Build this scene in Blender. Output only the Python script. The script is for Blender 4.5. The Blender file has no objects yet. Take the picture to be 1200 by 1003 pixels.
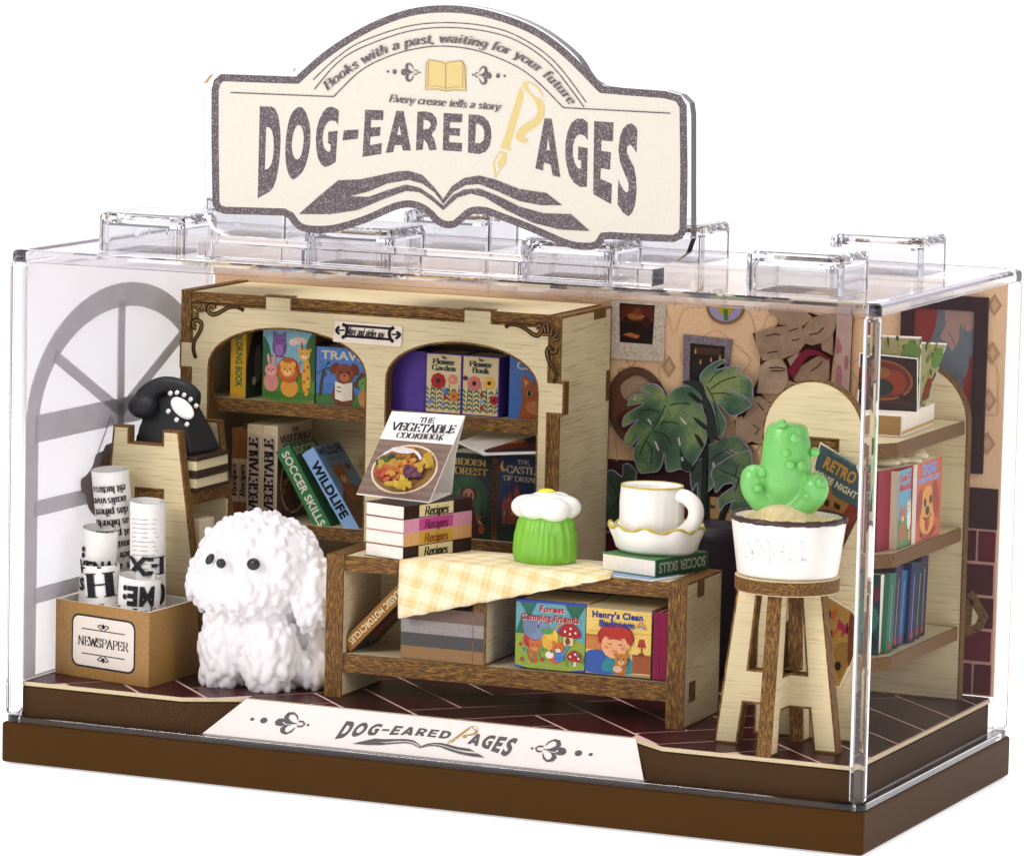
import bpy, bmesh, math, random
from mathutils import Vector, Matrix
from mathutils.geometry import tessellate_polygon
random.seed(7)
S = bpy.context.scene
COL = S.collection
# ------------------------------------------------------------------ camera
CL = (21.1256, -46.654, 10.4619); CR = (1.4467, -0.0226, 0.4099); CF = 5750.2
cam = bpy.data.cameras.new('camera'); camo = bpy.data.objects.new('camera', cam); COL.objects.link(camo)
camo.location = CL; camo.rotation_euler = CR; cam.sensor_width = 36; cam.lens = CF/1200*36; cam.clip_start = 1; cam.clip_end = 800
S.camera = camo
# ------------------------------------------------------------------ studio surroundings and lamps
w = bpy.data.worlds.new('World'); S.world = w; w.use_nodes = True
w.node_tree.nodes['Background'].inputs[0].default_value = (0.80, 0.785, 0.81, 1)
w.node_tree.nodes['Background'].inputs[1].default_value = 0.5
def lamp(name, loc, target, size, power, col=(1, 1, 1), sy=None):
    l = bpy.data.lights.new(name, 'AREA'); l.energy = power; l.color = col
    l.shape = 'RECTANGLE'; l.size = size; l.size_y = sy or size
    o = bpy.data.objects.new(name, l); COL.objects.link(o); o.location = loc
    o.rotation_euler = (Vector(target)-Vector(loc)).to_track_quat('-Z', 'Y').to_euler()
    return o
lamp('key_softbox', (-13, -24, 17), (0, 1, 2.5), 12, 5900, (1, .985, .96))
lamp('right_softbox', (27, -12, 15), (1, 2, 2.5), 9, 2900, (1, .985, .97), 14)
lamp('top_softbox', (0, 3, 22), (0, 2, 2), 14, 2600, (1, .99, .98), 9)
lamp('backdrop_softbox', (0, 26, 26), (-8, 60, 4), 50, 6000, (1, 1, 1), 14)
S.view_settings.view_transform = 'Standard'; S.view_settings.look = 'None'
S.view_settings.exposure = 0; S.view_settings.gamma = 1
try:
    cy = S.cycles; cy.use_denoising = True; cy.denoiser = 'OPENIMAGEDENOISE'
    cy.max_bounces = 26; cy.transmission_bounces = 24; cy.transparent_max_bounces = 40; cy.glossy_bounces = 20; cy.diffuse_bounces = 4
    cy.sample_clamp_indirect = 8; cy.denoising_prefilter = 'ACCURATE'
except Exception: pass
# ------------------------------------------------------------------ helpers
CM = Matrix.Translation(CL) @ (Matrix.Rotation(CR[2], 4, 'Z') @ Matrix.Rotation(CR[1], 4, 'Y') @ Matrix.Rotation(CR[0], 4, 'X'))
CV = Vector(CL); CM3 = CM.to_3x3()
def P(u, v, ax, val):                       # photograph point -> point on the plane axis=val
    d = CM3 @ Vector(((u-600)/CF, -(v-501.5)/CF, -1)); t = (val-CV[ax])/d[ax]
    return CV+d*t
def PP(u, v, o, n):                         # photograph point -> any plane
    d = CM3 @ Vector(((u-600)/CF, -(v-501.5)/CF, -1)); t = (o-CV).dot(n)/d.dot(n)
    return CV+d*t
def lin(h):
    if not isinstance(h, str): return tuple(h)+(1,)
    h = h.lstrip('#'); c = [int(h[i:i+2], 16)/255 for i in (0, 2, 4)]
    return tuple((x/12.92 if x <= .04045 else ((x+.055)/1.055)**2.4) for x in c)+(1,)
MATS = {}
def nt(name):
    m = bpy.data.materials.new(name); m.use_nodes = True; t = m.node_tree
    return m, t, t.nodes['Principled BSDF'], t.nodes.new, t.links.new
def solid(name, col, rough=.6, spec=.4, sss=0, noise=.08, nscale=12, bump=0, bscale=40, coat=0):
    if name in MATS: return MATS[name]
    m, t, b, N, L = nt(name); c = lin(col)
    b.inputs['Roughness'].default_value = rough; b.inputs['Specular IOR Level'].default_value = spec
    if coat: b.inputs['Coat Weight'].default_value = coat; b.inputs['Coat Roughness'].default_value = .12
    if sss:
        b.inputs['Subsurface Weight'].default_value = sss; b.inputs['Subsurface Radius'].default_value = (.12, .1, .09); b.inputs['Subsurface Scale'].default_value = .6
    tc = N('ShaderNodeTexCoord'); n = N('ShaderNodeTexNoise'); n.inputs['Scale'].default_value = nscale; n.inputs['Detail'].default_value = 6
    L(tc.outputs['Object'], n.inputs['Vector'])
    r = N('ShaderNodeMapRange'); r.inputs[1].default_value = .3; r.inputs[2].default_value = .7; r.inputs[3].default_value = 1-noise; r.inputs[4].default_value = 1+noise*.4
    L(n.outputs['Fac'], r.inputs[0])
    x = N('ShaderNodeMix'); x.data_type = 'RGBA'; x.blend_type = 'MULTIPLY'; x.inputs[0].default_value = 1
    x.inputs[6].default_value = c; L(r.outputs[0], x.inputs[7]); L(x.outputs[2], b.inputs['Base Color'])
    if bump:
        n2 = N('ShaderNodeTexNoise'); n2.inputs['Scale'].default_value = bscale; n2.inputs['Detail'].default_value = 4; L(tc.outputs['Object'], n2.inputs['Vector'])
        bp = N('ShaderNodeBump'); bp.inputs['Strength'].default_value = bump; bp.inputs['Distance'].default_value = .02
        L(n2.outputs['Fac'], bp.inputs['Height']); L(bp.outputs['Normal'], b.inputs['Normal'])
    MATS[name] = m; return m
def plywood(name, axis, light='d6c59c', dark='ad9361'):
    if name in MATS: return MATS[name]
    m, t, b, N, L = nt(name); b.inputs['Roughness'].default_value = .75; b.inputs['Specular IOR Level'].default_value = .2
    tc = N('ShaderNodeTexCoord'); mp = N('ShaderNodeMapping')
    sc = [46, 46, 46]; sc[axis] = 1.5; mp.inputs['Scale'].default_value = sc
    L(tc.outputs['Object'], mp.inputs['Vector'])
    n = N('ShaderNodeTexNoise'); n.inputs['Scale'].default_value = 1.3; n.inputs['Detail'].default_value = 4; n.inputs['Roughness'].default_value = .6
    L(mp.outputs[0], n.inputs['Vector'])
    cr = N('ShaderNodeValToRGB'); e = cr.color_ramp.elements
    e[0].position = .27; e[0].color = lin(dark); e[1].position = .43; e[1].color = lin(light)
    e2 = cr.color_ramp.elements.new(.75); e2.color = lin('e2d3ab')
    L(n.outputs['Fac'], cr.inputs[0])
    n2 = N('ShaderNodeTexNoise'); n2.inputs['Scale'].default_value = 1.1; n2.inputs['Detail'].default_value = 3; L(tc.outputs['Object'], n2.inputs['Vector'])
    r = N('ShaderNodeMapRange'); r.inputs[1].default_value = .3; r.inputs[2].default_value = .7; r.inputs[3].default_value = .86; r.inputs[4].default_value = 1.04; L(n2.outputs['Fac'], r.inputs[0])
    x = N('ShaderNodeMix'); x.data_type = 'RGBA'; x.blend_type = 'MULTIPLY'; x.inputs[0].default_value = 1
    L(cr.outputs[0], x.inputs[6]); L(r.outputs[0], x.inputs[7]); L(x.outputs[2], b.inputs['Base Color'])
    bp = N('ShaderNodeBump'); bp.inputs['Strength'].default_value = .35; bp.inputs['Distance'].default_value = .012; L(n.outputs['Fac'], bp.inputs['Height']); L(bp.outputs[0], b.inputs['Normal'])
    MATS[name] = m; return m
def burnt(name='burnt_edge', axis=0):
    if name in MATS: return MATS[name]
    m, t, b, N, L = nt(name); b.inputs['Roughness'].default_value = .6; b.inputs['Specular IOR Level'].default_value = .3
    tc = N('ShaderNodeTexCoord'); mp = N('ShaderNodeMapping'); sc = [44, 44, 44]; sc[axis] = 7; mp.inputs['Scale'].default_value = sc
    L(tc.outputs['Object'], mp.inputs['Vector'])
    n = N('ShaderNodeTexNoise'); n.inputs['Scale'].default_value = 1.6; n.inputs['Detail'].default_value = 6; n.inputs['Roughness'].default_value = .7; L(mp.outputs[0], n.inputs['Vector'])
    cr = N('ShaderNodeValToRGB'); e = cr.color_ramp.elements
    e[0].position = .34; e[0].color = lin('2b190a'); e[1].position = .51; e[1].color = lin('684416'); q = cr.color_ramp.elements.new(.68); q.color = lin('ac8238')
    L(n.outputs['Fac'], cr.inputs[0]); L(cr.outputs[0], b.inputs['Base Color'])
    bp = N('ShaderNodeBump'); bp.inputs['Strength'].default_value = .5; bp.inputs['Distance'].default_value = .015; L(n.outputs['Fac'], bp.inputs['Height']); L(bp.outputs[0], b.inputs['Normal'])
    MATS[name] = m; return m
def inkmat(name, rough=.5, grain=.16, speck=0, gs=70, spec=.3, coat=0):
    if name in MATS: return MATS[name]
    m, t, b, N, L = nt(name); b.inputs['Roughness'].default_value = rough; b.inputs['Specular IOR Level'].default_value = spec
    if coat: b.inputs['Coat Weight'].default_value = coat; b.inputs['Coat Roughness'].default_value = .1
    a = N('ShaderNodeAttribute'); a.attribute_name = 'ink'
    tc = N('ShaderNodeTexCoord'); n = N('ShaderNodeTexNoise'); n.inputs['Scale'].default_value = gs; n.inputs['Detail'].default_value = 2; L(tc.outputs['Object'], n.inputs['Vector'])
    r = N('ShaderNodeMapRange'); r.inputs[1].default_value = .35; r.inputs[2].default_value = .65; r.inputs[3].default_value = 1-grain; r.inputs[4].default_value = 1+grain*.5; L(n.outputs['Fac'], r.inputs[0])
    x = N('ShaderNodeMix'); x.data_type = 'RGBA'; x.blend_type = 'MULTIPLY'; x.inputs[0].default_value = 1
    L(a.outputs['Color'], x.inputs[6]); L(r.outputs[0], x.inputs[7]); out = x.outputs[2]
    if speck:                                # white flecks of the print raster, only where the ink is dark
        n2 = N('ShaderNodeTexNoise'); n2.inputs['Scale'].default_value = 62; n2.inputs['Detail'].default_value = 1; L(tc.outputs['Object'], n2.inputs['Vector'])
        r2 = N('ShaderNodeMapRange'); r2.inputs[1].default_value = .52; r2.inputs[2].default_value = .68; r2.inputs[4].default_value = speck; L(n2.outputs['Fac'], r2.inputs[0])
        sp = N('ShaderNodeSeparateColor'); L(a.outputs['Color'], sp.inputs[0])
        r3 = N('ShaderNodeMapRange'); r3.inputs[1].default_value = .5; r3.inputs[2].default_value = .15; r3.inputs[3].default_value = 0; r3.inputs[4].default_value = 1; L(sp.outputs[0], r3.inputs[0])
        mu = N('ShaderNodeMath'); mu.operation = 'MULTIPLY'; L(r2.outputs[0], mu.inputs[0]); L(r3.outputs[0], mu.inputs[1])
        y = N('ShaderNodeMix'); y.data_type = 'RGBA'; L(mu.outputs[0], y.inputs[0]); L(out, y.inputs[6]); y.inputs[7].default_value = (.75, .7, .7, 1); out = y.outputs[2]
    L(out, b.inputs['Base Color']); MATS[name] = m; return m
def sheet(name='acrylic_sheet', tint=(.993, .988, .993, 1), gl=1.0):
    if name in MATS: return MATS[name]
    m = bpy.data.materials.new(name); m.use_nodes = True; t = m.node_tree; t.nodes.clear(); N, L = t.nodes.new, t.links.new
    o = N('ShaderNodeOutputMaterial'); tr = N('ShaderNodeBsdfTransparent'); tr.inputs[0].default_value = tint
    g = N('ShaderNodeBsdfGlossy'); g.inputs['Roughness'].default_value = .03; g.inputs['Color'].default_value = (gl, gl, gl, 1); f = N('ShaderNodeFresnel'); ge = N('ShaderNodeNewGeometry'); mr = N('ShaderNodeMapRange'); mr.inputs[3].default_value = 1.13; mr.inputs[4].default_value = 1/1.13; L(ge.outputs['Backfacing'], mr.inputs[0]); L(mr.outputs[0], f.inputs[0])
    mx = N('ShaderNodeMixShader'); L(f.outputs[0], mx.inputs[0]); L(tr.outputs[0], mx.inputs[1]); L(g.outputs[0], mx.inputs[2]); L(mx.outputs[0], o.inputs[0])
    MATS[name] = m; return m
def glass(name='acrylic_solid', tint=(.935, .932, .942, 1), rough=.02, ior=1.49):
    if name in MATS: return MATS[name]
    m = bpy.data.materials.new(name); m.use_nodes = True; t = m.node_tree; t.nodes.clear(); N, L = t.nodes.new, t.links.new
    o = N('ShaderNodeOutputMaterial'); g = N('ShaderNodeBsdfGlass'); g.inputs['Color'].default_value = tint; g.inputs['Roughness'].default_value = rough; g.inputs['IOR'].default_value = ior
    L(g.outputs[0], o.inputs[0]); MATS[name] = m; return m
PLX = plywood('plywood_grain_x', 0); PLY = plywood('plywood_grain_y', 1); PLZ = plywood('plywood_grain_z', 2)
EDX = burnt('burnt_edge_x', 0); EDZ = burnt('burnt_edge_z', 2); EDY = burnt('burnt_edge_y', 1)
INK = inkmat('printed_paper', spec=.12); INKG = inkmat('printed_gloss_paper', rough=.35, coat=.06, spec=.15, grain=.18, gs=60); SIGNINK = inkmat('printed_sign', rough=.35, grain=.05, speck=.242, coat=.3)
PAPER = solid('white_paper', 'f2ece4', .7, .2, noise=.05); CREAMP = solid('cream_paper', 'e6d9bd', .7, .2, noise=.08)
WHITE = solid('white_resin', 'f2eee6', .35, .5, sss=.25, noise=.02, coat=.2)
DOGW = solid('matt_white_resin', 'e9e6e7', .6, .3, sss=.08, noise=.03)

def wpos(o):
    v = Vector((0, 0, 0))
    while o is not None: v += Vector(o.location); o = o.parent
    return v
def thing(name, label, cat, loc=(0, 0, 0), group=None):
    o = bpy.data.objects.new(name, None); COL.objects.link(o); o.location = loc; o.empty_display_size = .2
    o['label'] = label; o['category'] = cat
    if group: o['group'] = group
    return o
def tag(o, label, cat, group=None):
    o['label'] = label; o['category'] = cat
    if group: o['group'] = group
    return o
def link(name, me, mats, parent=None, smooth=False, origin=None):
    for m in (mats if isinstance(mats, (list, tuple)) else [mats]): me.materials.append(m)
    o = bpy.data.objects.new(name, me); COL.objects.link(o)
    off = wpos(parent) if parent is not None else Vector((0, 0, 0))
    if origin is not None: off = Vector(origin); o.location = off-(wpos(parent) if parent else Vector((0, 0, 0)))
    if parent is not None: o.parent = parent
    if off.length > 0: me.transform(Matrix.Translation(-off))
    if smooth:
        me.polygons.foreach_set('use_smooth', [True]*len(me.polygons))
    me.update(); return o
def from_bm(name, bm, mats, parent=None, smooth=False, origin=None, recalc=True):
    if recalc: bmesh.ops.recalc_face_normals(bm, faces=bm.faces[:])
    me = bpy.data.meshes.new(name); bm.to_mesh(me); bm.free()
    return link(name, me, mats, parent, smooth, origin)
def bm_box(bm, lo, hi, M=None, bev=0, seg=2, mi=0):
    lo, hi = Vector(lo), Vector(hi); c = (lo+hi)/2; d = hi-lo
    r = bmesh.ops.create_cube(bm, size=1, matrix=Matrix.Translation(c) @ Matrix.Diagonal((*d, 1)))
    vs = r['verts']
    fs = list({f for v in vs for f in v.link_faces})
    if bev:
        es = list({e for v in vs for e in v.link_edges})
        g = bmesh.ops.bevel(bm, geom=es, offset=bev, segments=seg, profile=.5, affect='EDGES')
        vs = list({v for f in g['faces'] for v in f.verts}); fs = list({f for v in vs for f in v.link_faces})
        vs = list({v for f in fs for v in f.verts})
    for f in fs: f.material_index = mi
    if M is not None: bmesh.ops.transform(bm, matrix=M, verts=vs)
    return fs
def box(name, lo, hi, mat, parent=None, M=None, bev=.01, seg=2, origin=None):
    bm = bmesh.new(); bm_box(bm, lo, hi, M, bev, seg); return from_bm(name, bm, mat, parent, origin=origin)
def area2(p): return sum(p[i][0]*p[(i+1) % len(p)][1]-p[(i+1) % len(p)][0]*p[i][1] for i in range(len(p)))/2
def inset(p, d):                            # positive d = inward for any orientation
    s = 1 if area2(p) > 0 else -1; n = len(p); out = []
    for i in range(n):
        a, b, c = p[i-1], p[i], p[(i+1) % n]
        e1 = (b[0]-a[0], b[1]-a[1]); e2 = (c[0]-b[0], c[1]-b[1])
        l1 = math.hypot(*e1) or 1e-9; l2 = math.hypot(*e2) or 1e-9
        n1 = (-e1[1]/l1*s, e1[0]/l1*s); n2 = (-e2[1]/l2*s, e2[0]/l2*s)
        m = (n1[0]+n2[0], n1[1]+n2[1]); q = m[0]*m[0]+m[1]*m[1]
        k = 2/q if q > .5 else 2
        k = min(k, 2); out.append((b[0]+m[0]*k*d/1, b[1]+m[1]*k*d/1) if q > 1e-9 else b)
    return out
def slab(name, outline, thick, fr, mats, parent=None, holes=(), burn=.022, origin=None):
    """laser-cut board: outline in (u,v); fr(u,v,h)->Vector; front at h=0, back at h=-thick; cut edges take mats[1]"""
    loops = [list(outline)]+[list(h) for h in holes]; bm = bmesh.new(); fl = []
    for lp in loops: fl.append(([bm.verts.new(fr(u, v, 0)) for u, v in lp], [bm.verts.new(fr(u, v, -thick)) for u, v in lp]))
    tris = tessellate_polygon([[Vector((u, v, 0)) for u, v in lp] for lp in loops])
    F = [v for f, b in fl for v in f]; B = [v for f, b in fl for v in b]
    for t in tris:
        try:
            bm.faces.new([F[i] for i in t]).material_index = 0; bm.faces.new([B[i] for i in reversed(t)]).material_index = 0
        except ValueError: pass
    for f, b in fl:
        n = len(f)
        for i in range(n): bm.faces.new([f[i], f[(i+1) % n], b[(i+1) % n], b[i]]).material_index = 1
    bmesh.ops.recalc_face_normals(bm, faces=bm.faces[:])
    if burn:
        for k, lp in enumerate(loops):
            ins = inset(lp, burn if k == 0 else -burn); n = len(lp)
            a = [bm.verts.new(fr(u, v, .0015)) for u, v in lp]; c = [bm.verts.new(fr(u, v, .0015)) for u, v in ins]
            for i in range(n): bm.faces.new([a[i], a[(i+1) % n], c[(i+1) % n], c[i]]).material_index = 1
    return from_bm(name, bm, mats, parent, recalc=False, origin=origin)
def frXZ(y): return lambda u, v, h: Vector((u, y-h, v))            # faces the front
def frYZ(x): return lambda u, v, h: Vector((x+h, u, v))            # faces right
def frXY(z): return lambda u, v, h: Vector((u, v, z+h))            # faces up
def frM(M, y=0): return lambda u, v, h: M @ Vector((u, y-h, v))
def cat(pts, closed=False, n=6):
    out = []; m = len(pts); rng = range(m) if closed else range(m-1)
    for i in rng:
        g = (lambda k: pts[k % m]) if closed else (lambda k: pts[max(0, min(m-1, k))])
        p0, p1, p2, p3 = g(i-1), g(i), g(i+1), g(i+2)
        for j in range(n):
            t = j/n
            out.append(tuple(.5*((2*p1[k])+(-p0[k]+p2[k])*t+(2*p0[k]-5*p1[k]+4*p2[k]-p3[k])*t*t+(-p0[k]+3*p1[k]-3*p2[k]+p3[k])*t**3) for k in range(len(p1))))
    if not closed: out.append(tuple(pts[-1]))
    return out
def tube(bm, pts, r, n=8, mi=0, cap=True, up=(0, 0, 1)):
    pts = [Vector(p) for p in pts]; rs = r if isinstance(r, (list, tuple)) else [r]*len(pts); rings = []; up = Vector(up)
    for i, p in enumerate(pts):
        d = (pts[min(i+1, len(pts)-1)]-pts[max(i-1, 0)]).normalized()
        a = d.cross(up if abs(d.dot(up)) < .95 else Vector((0, 1, 0))).normalized(); b = d.cross(a)
        rings.append([bm.verts.new(p+(a*math.cos(2*math.pi*k/n)+b*math.sin(2*math.pi*k/n))*rs[i]) for k in range(n)])
    for i in range(len(rings)-1):
        for k in range(n): bm.faces.new([rings[i][k], rings[i][(k+1) % n], rings[i+1][(k+1) % n], rings[i+1][k]]).material_index = mi
    if cap:
        bm.faces.new(rings[0][::-1]).material_index = mi; bm.faces.new(rings[-1]).material_index = mi
def lathe(bm, prof, c, n=48, sq=1.0, wob=None, mi=0):
    rings = []
    for r, z in prof:
        ring = []
        for k in range(n):
            a = 2*math.pi*k/n; rr, zz = r, z
            if wob: rr, zz = wob(a, r, z)
            ring.append(bm.verts.new((c[0]+rr*math.cos(a), c[1]+rr*math.sin(a)*sq, c[2]+zz)))
        rings.append(ring)
    for i in range(len(rings)-1):
        for k in range(n): bm.faces.new([rings[i][k], rings[i][(k+1) % n], rings[i+1][(k+1) % n], rings[i+1][k]]).material_index = mi
    if prof[0][0] > 1e-6: bm.faces.new(rings[0][::-1]).material_index = mi
    if prof[-1][0] > 1e-6: bm.faces.new(rings[-1]).material_index = mi
def ball(bm, c, r, sub=2, sc=(1, 1, 1), M=None):
    m = Matrix.Translation(c) @ (M or Matrix()) @ Matrix.Diagonal((r*sc[0], r*sc[1], r*sc[2], 1))
    bmesh.ops.create_icosphere(bm, subdivisions=sub, radius=1, matrix=m)
_ico = {}
def ico(sub):
    if sub not in _ico:
        b = bmesh.new(); bmesh.ops.create_icosphere(b, subdivisions=sub, radius=1); b.verts.ensure_lookup_table(); _ico[sub] = ([v.co.copy() for v in b.verts], [[v.index for v in f.verts] for f in b.faces]); b.free()
    return _ico[sub]
class Blobs:
    def __init__(s): s.v = []; s.f = []
    def add(s, c, r, sub=2, sc=(1, 1, 1), M=None):
        V, F = ico(sub); b = len(s.v); m = Matrix.Translation(c) @ (M or Matrix()) @ Matrix.Diagonal((r*sc[0], r*sc[1], r*sc[2], 1)); s.v += [m @ p for p in V]; s.f += [[b+i for i in f] for f in F]
    def build(s, name, mat, parent):
        me = bpy.data.meshes.new(name); me.from_pydata(s.v, [], s.f); return link(name, me, mat, parent, True)
def remesh(o, vox, smooth=3, fac=.5):
    r = o.modifiers.new('remesh', 'REMESH'); r.mode = 'VOXEL'; r.voxel_size = vox; r.use_smooth_shade = True
    if smooth: s = o.modifiers.new('smooth', 'SMOOTH'); s.iterations = smooth; s.factor = fac
# ------------------------------------------------------------------ serif lettering drawn with a broad pen
GL = {}
for row in """A|.78;L.06,0 .39,1;L.39,1 .72,0;L.17,.34 .6,.34;s.06,0 .72,0
B|.7;L.14,0 .14,1;C.14,.98 .42,.97 .56,.88 .56,.66 .42,.54 .14,.53;C.36,.54 .6,.46 .64,.24 .52,.03 .14,.02
C|.74;C.66,.74 .56,.97 .36,.98 .14,.8 .09,.5 .14,.2 .38,.01 .58,.05 .68,.24;L.67,.7 .67,.98
D|.78;L.14,0 .14,1;C.14,.98 .44,.97 .68,.78 .71,.5 .66,.2 .44,.03 .14,.02
E|.68;L.14,0 .14,1;L.14,.97 .58,.97;L.6,1 .6,.78;L.14,.53 .46,.53;L.46,.62 .46,.42;L.14,.03 .6,.03;L.62,0 .62,.24
F|.64;L.14,0 .14,1;L.14,.97 .58,.97;L.6,1 .6,.76;L.14,.51 .46,.51;L.46,.62 .46,.4
G|.8;C.66,.76 .56,.97 .36,.98 .14,.8 .09,.5 .14,.2 .38,.01 .58,.05 .68,.16;L.67,.7 .67,.98;L.67,0 .67,.42;L.5,.42 .8,.42
H|.84;L.16,0 .16,1;L.68,0 .68,1;L.16,.52 .68,.52
I|.36;L.18,0 .18,1
J|.4;L.24,1 .24,.15;C.24,.15 .2,-.05 .04,-.04
K|.78;L.16,0 .16,1;L.2,.42 .62,1;L.32,.56 .7,0;s.62,1 .7,0
L|.66;L.14,0 .14,1;L.14,.03 .58,.03;L.6,0 .6,.26
M|.96;L.14,0 .14,1;L.14,1 .48,.1;L.48,.1 .82,1;L.82,0 .82,1
N|.84;L.14,0 .14,1;L.14,1 .7,0;L.7,0 .7,1
O|.8;C.4,.99 .2,.9 .09,.5 .2,.1 .4,.01 .6,.1 .71,.5 .6,.9 .4,.99
P|.66;L.14,0 .14,1;C.14,.98 .42,.98 .6,.86 .58,.6 .42,.47 .14,.46
R|.76;L.14,0 .14,1;C.14,.98 .42,.98 .58,.87 .56,.62 .42,.52 .14,.51;L.38,.52 .68,0;s.68,0
S|.62;C.52,.76 .44,.95 .3,.99 .12,.9 .12,.66 .34,.52 .54,.34 .52,.1 .3,.01 .14,.07 .07,.26;L.53,.7 .53,.98;L.08,.02 .08,.28
T|.72;L.36,0 .36,1;L.04,.97 .68,.97;L.05,1 .05,.76;L.67,1 .67,.76
U|.8;C.14,1 .14,.3 .22,.04 .42,.01 .62,.06 .68,.3 .68,1;s.14,1 .68,1
V|.76;L.06,1 .38,0;L.38,0 .7,1;s.06,1 .7,1
W|1.02;L.05,1 .28,0;L.28,0 .51,.9;L.51,.9 .74,0;L.74,0 .97,1;s.05,1 .97,1
X|.76;L.08,1 .68,0;L.66,1 .08,0;s.08,1 .68,0 .66,1 .08,0
Y|.74;L.06,1 .37,.45;L.37,.45 .68,1;L.37,0 .37,.48;s.06,1 .68,1
a|.56;C.1,.5 .2,.65 .36,.64 .43,.48 .43,.1 .52,.02;C.43,.4 .18,.34 .09,.16 .2,.01 .43,.14
b|.6;L.13,0 .13,1;C.13,.46 .32,.66 .5,.54 .53,.3 .46,.08 .32,0 .13,.12
c|.5;C.44,.52 .32,.66 .14,.56 .09,.32 .16,.06 .34,0 .46,.14
d|.6;L.46,0 .46,1;C.46,.5 .28,.66 .1,.5 .07,.3 .12,.08 .26,0 .46,.16
e|.52;L.1,.36 .44,.36;C.44,.36 .43,.58 .28,.66 .12,.54 .09,.28 .18,.04 .34,0 .47,.13
f|.38;C.4,.9 .3,.99 .18,.88 .17,.6 .17,0;L.03,.64 .36,.64;s.17,0
g|.56;C.44,.54 .28,.66 .1,.52 .09,.26 .24,.08 .44,.22;C.44,.66 .44,.0 .4,-.24 .22,-.28 .08,-.18
h|.62;L.13,0 .13,1;C.13,.42 .3,.64 .44,.6 .48,.44 .48,0;s.48,0
i|.3;L.15,0 .15,.66;L.15,.84 .15,.95
k|.6;L.13,0 .13,1;L.14,.28 .46,.64;L.26,.4 .52,0;s.52,0
l|.3;L.15,0 .15,1
m|.9;L.13,0 .13,.66;C.13,.42 .26,.64 .38,.6 .42,.44 .42,0;C.42,.42 .56,.64 .68,.6 .72,.44 .72,0;s.42,0 .72,0
n|.62;L.13,0 .13,.66;C.13,.42 .3,.64 .44,.6 .48,.44 .48,0;s.48,0
o|.58;C.29,.66 .12,.54 .08,.33 .13,.1 .29,0 .45,.1 .5,.33 .46,.54 .29,.66
p|.6;L.13,-.28 .13,.66;C.13,.46 .32,.66 .5,.54 .53,.3 .46,.08 .32,0 .13,.12
r|.44;L.14,0 .14,.66;C.14,.38 .24,.6 .42,.62
s|.46;C.38,.52 .26,.66 .12,.58 .12,.44 .34,.28 .38,.12 .26,0 .08,.12
t|.36;C.17,.86 .17,.3 .18,.08 .26,0 .36,.08;L.04,.64 .34,.64
u|.62;C.13,.66 .13,.2 .2,.02 .34,.02 .46,.2;L.47,.66 .47,0;s.13,.66
v|.56;L.05,.66 .28,0;L.28,0 .52,.66;s.05,.66 .52,.66
w|.8;L.05,.66 .22,0;L.22,0 .4,.62;L.4,.62 .57,0;L.57,0 .75,.66;s.05,.66 .75,.66
y|.56;L.05,.66 .28,0;C.52,.66 .28,0 .2,-.24 .06,-.26;s.05,.66 .52,.66
,|.24;C.12,.06 .12,-.06 .06,-.16
.|.24;L.12,0 .12,.12
:|.26;L.13,0 .13,.12;L.13,.45 .13,.57
'|.2;L.1,.72 .1,1
-|.4;L.06,.36 .34,.36""".split('\n'):
    ch, d = row.split('|', 1); d = d.split(';'); st = []
    for q in d[1:]:
        pts = [tuple(float(x) for x in p.split(',')) for p in q[1:].split(' ')]; st.append((q[0], pts))
    GL[ch] = (float(d[0]), st)
def glyph_strips(ch, bold=1.0, serif=True):
    """list of quad strips [(left,right),...] in unit space"""
    out = []
    for k, pts in GL[ch][1]:
        if k == 's':
            for x, y in pts: out.append([((x-.12, y-.02), (x-.12, y+.03)), ((x+.12, y-.02), (x+.12, y+.03))])
            continue
        p = cat(pts, n=5) if k == 'C' else pts; strip = []
        for i in range(len(p)):
            a, b = p[max(i-1, 0)], p[min(i+1, len(p)-1)]; dx, dy = b[0]-a[0], b[1]-a[1]; l = math.hypot(dx, dy) or 1
            w = (.05+.125*abs(dy/l)**1.3)*(1+(bold-1)*.6)/2; nx, ny = -dy/l, dx/l
            strip.append(((p[i][0]+nx*w, p[i][1]+ny*w), (p[i][0]-nx*w, p[i][1]-ny*w)))
        out.append(strip)
        if serif and k == 'L' and abs(pts[0][0]-pts[1][0]) < .01 and abs(pts[0][1]-pts[1][1]) > .5:
            for x, y in pts:
                s = .03 if y > .3 else -.03
                out.append([((x-.14*bold**.5, y), (x-.14*bold**.5, y-s*1.6)), ((x+.14*bold**.5, y), (x+.14*bold**.5, y-s*1.6))])
    return out
_sans = {}
def sans_mesh(s, bold=0.0):
    key = (s, bold)
    if key in _sans: return _sans[key]
    c = bpy.data.curves.new('lettering', 'FONT'); c.body = s; c.size = 1; c.resolution_u = 3; c.offset = bold; c.space_character = 1+bold*1.6
    o = bpy.data.objects.new('lettering', c); me = o.to_mesh()
    vs = [(v.co.x, v.co.y) for v in me.vertices]; fs = [tuple(p.vertices) for p in me.polygons]
    o.to_mesh_clear(); bpy.data.objects.remove(o); bpy.data.curves.remove(c)
    if not vs: vs = [(0, 0)]
    _sans[key] = (vs, fs); return _sans[key]
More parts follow.
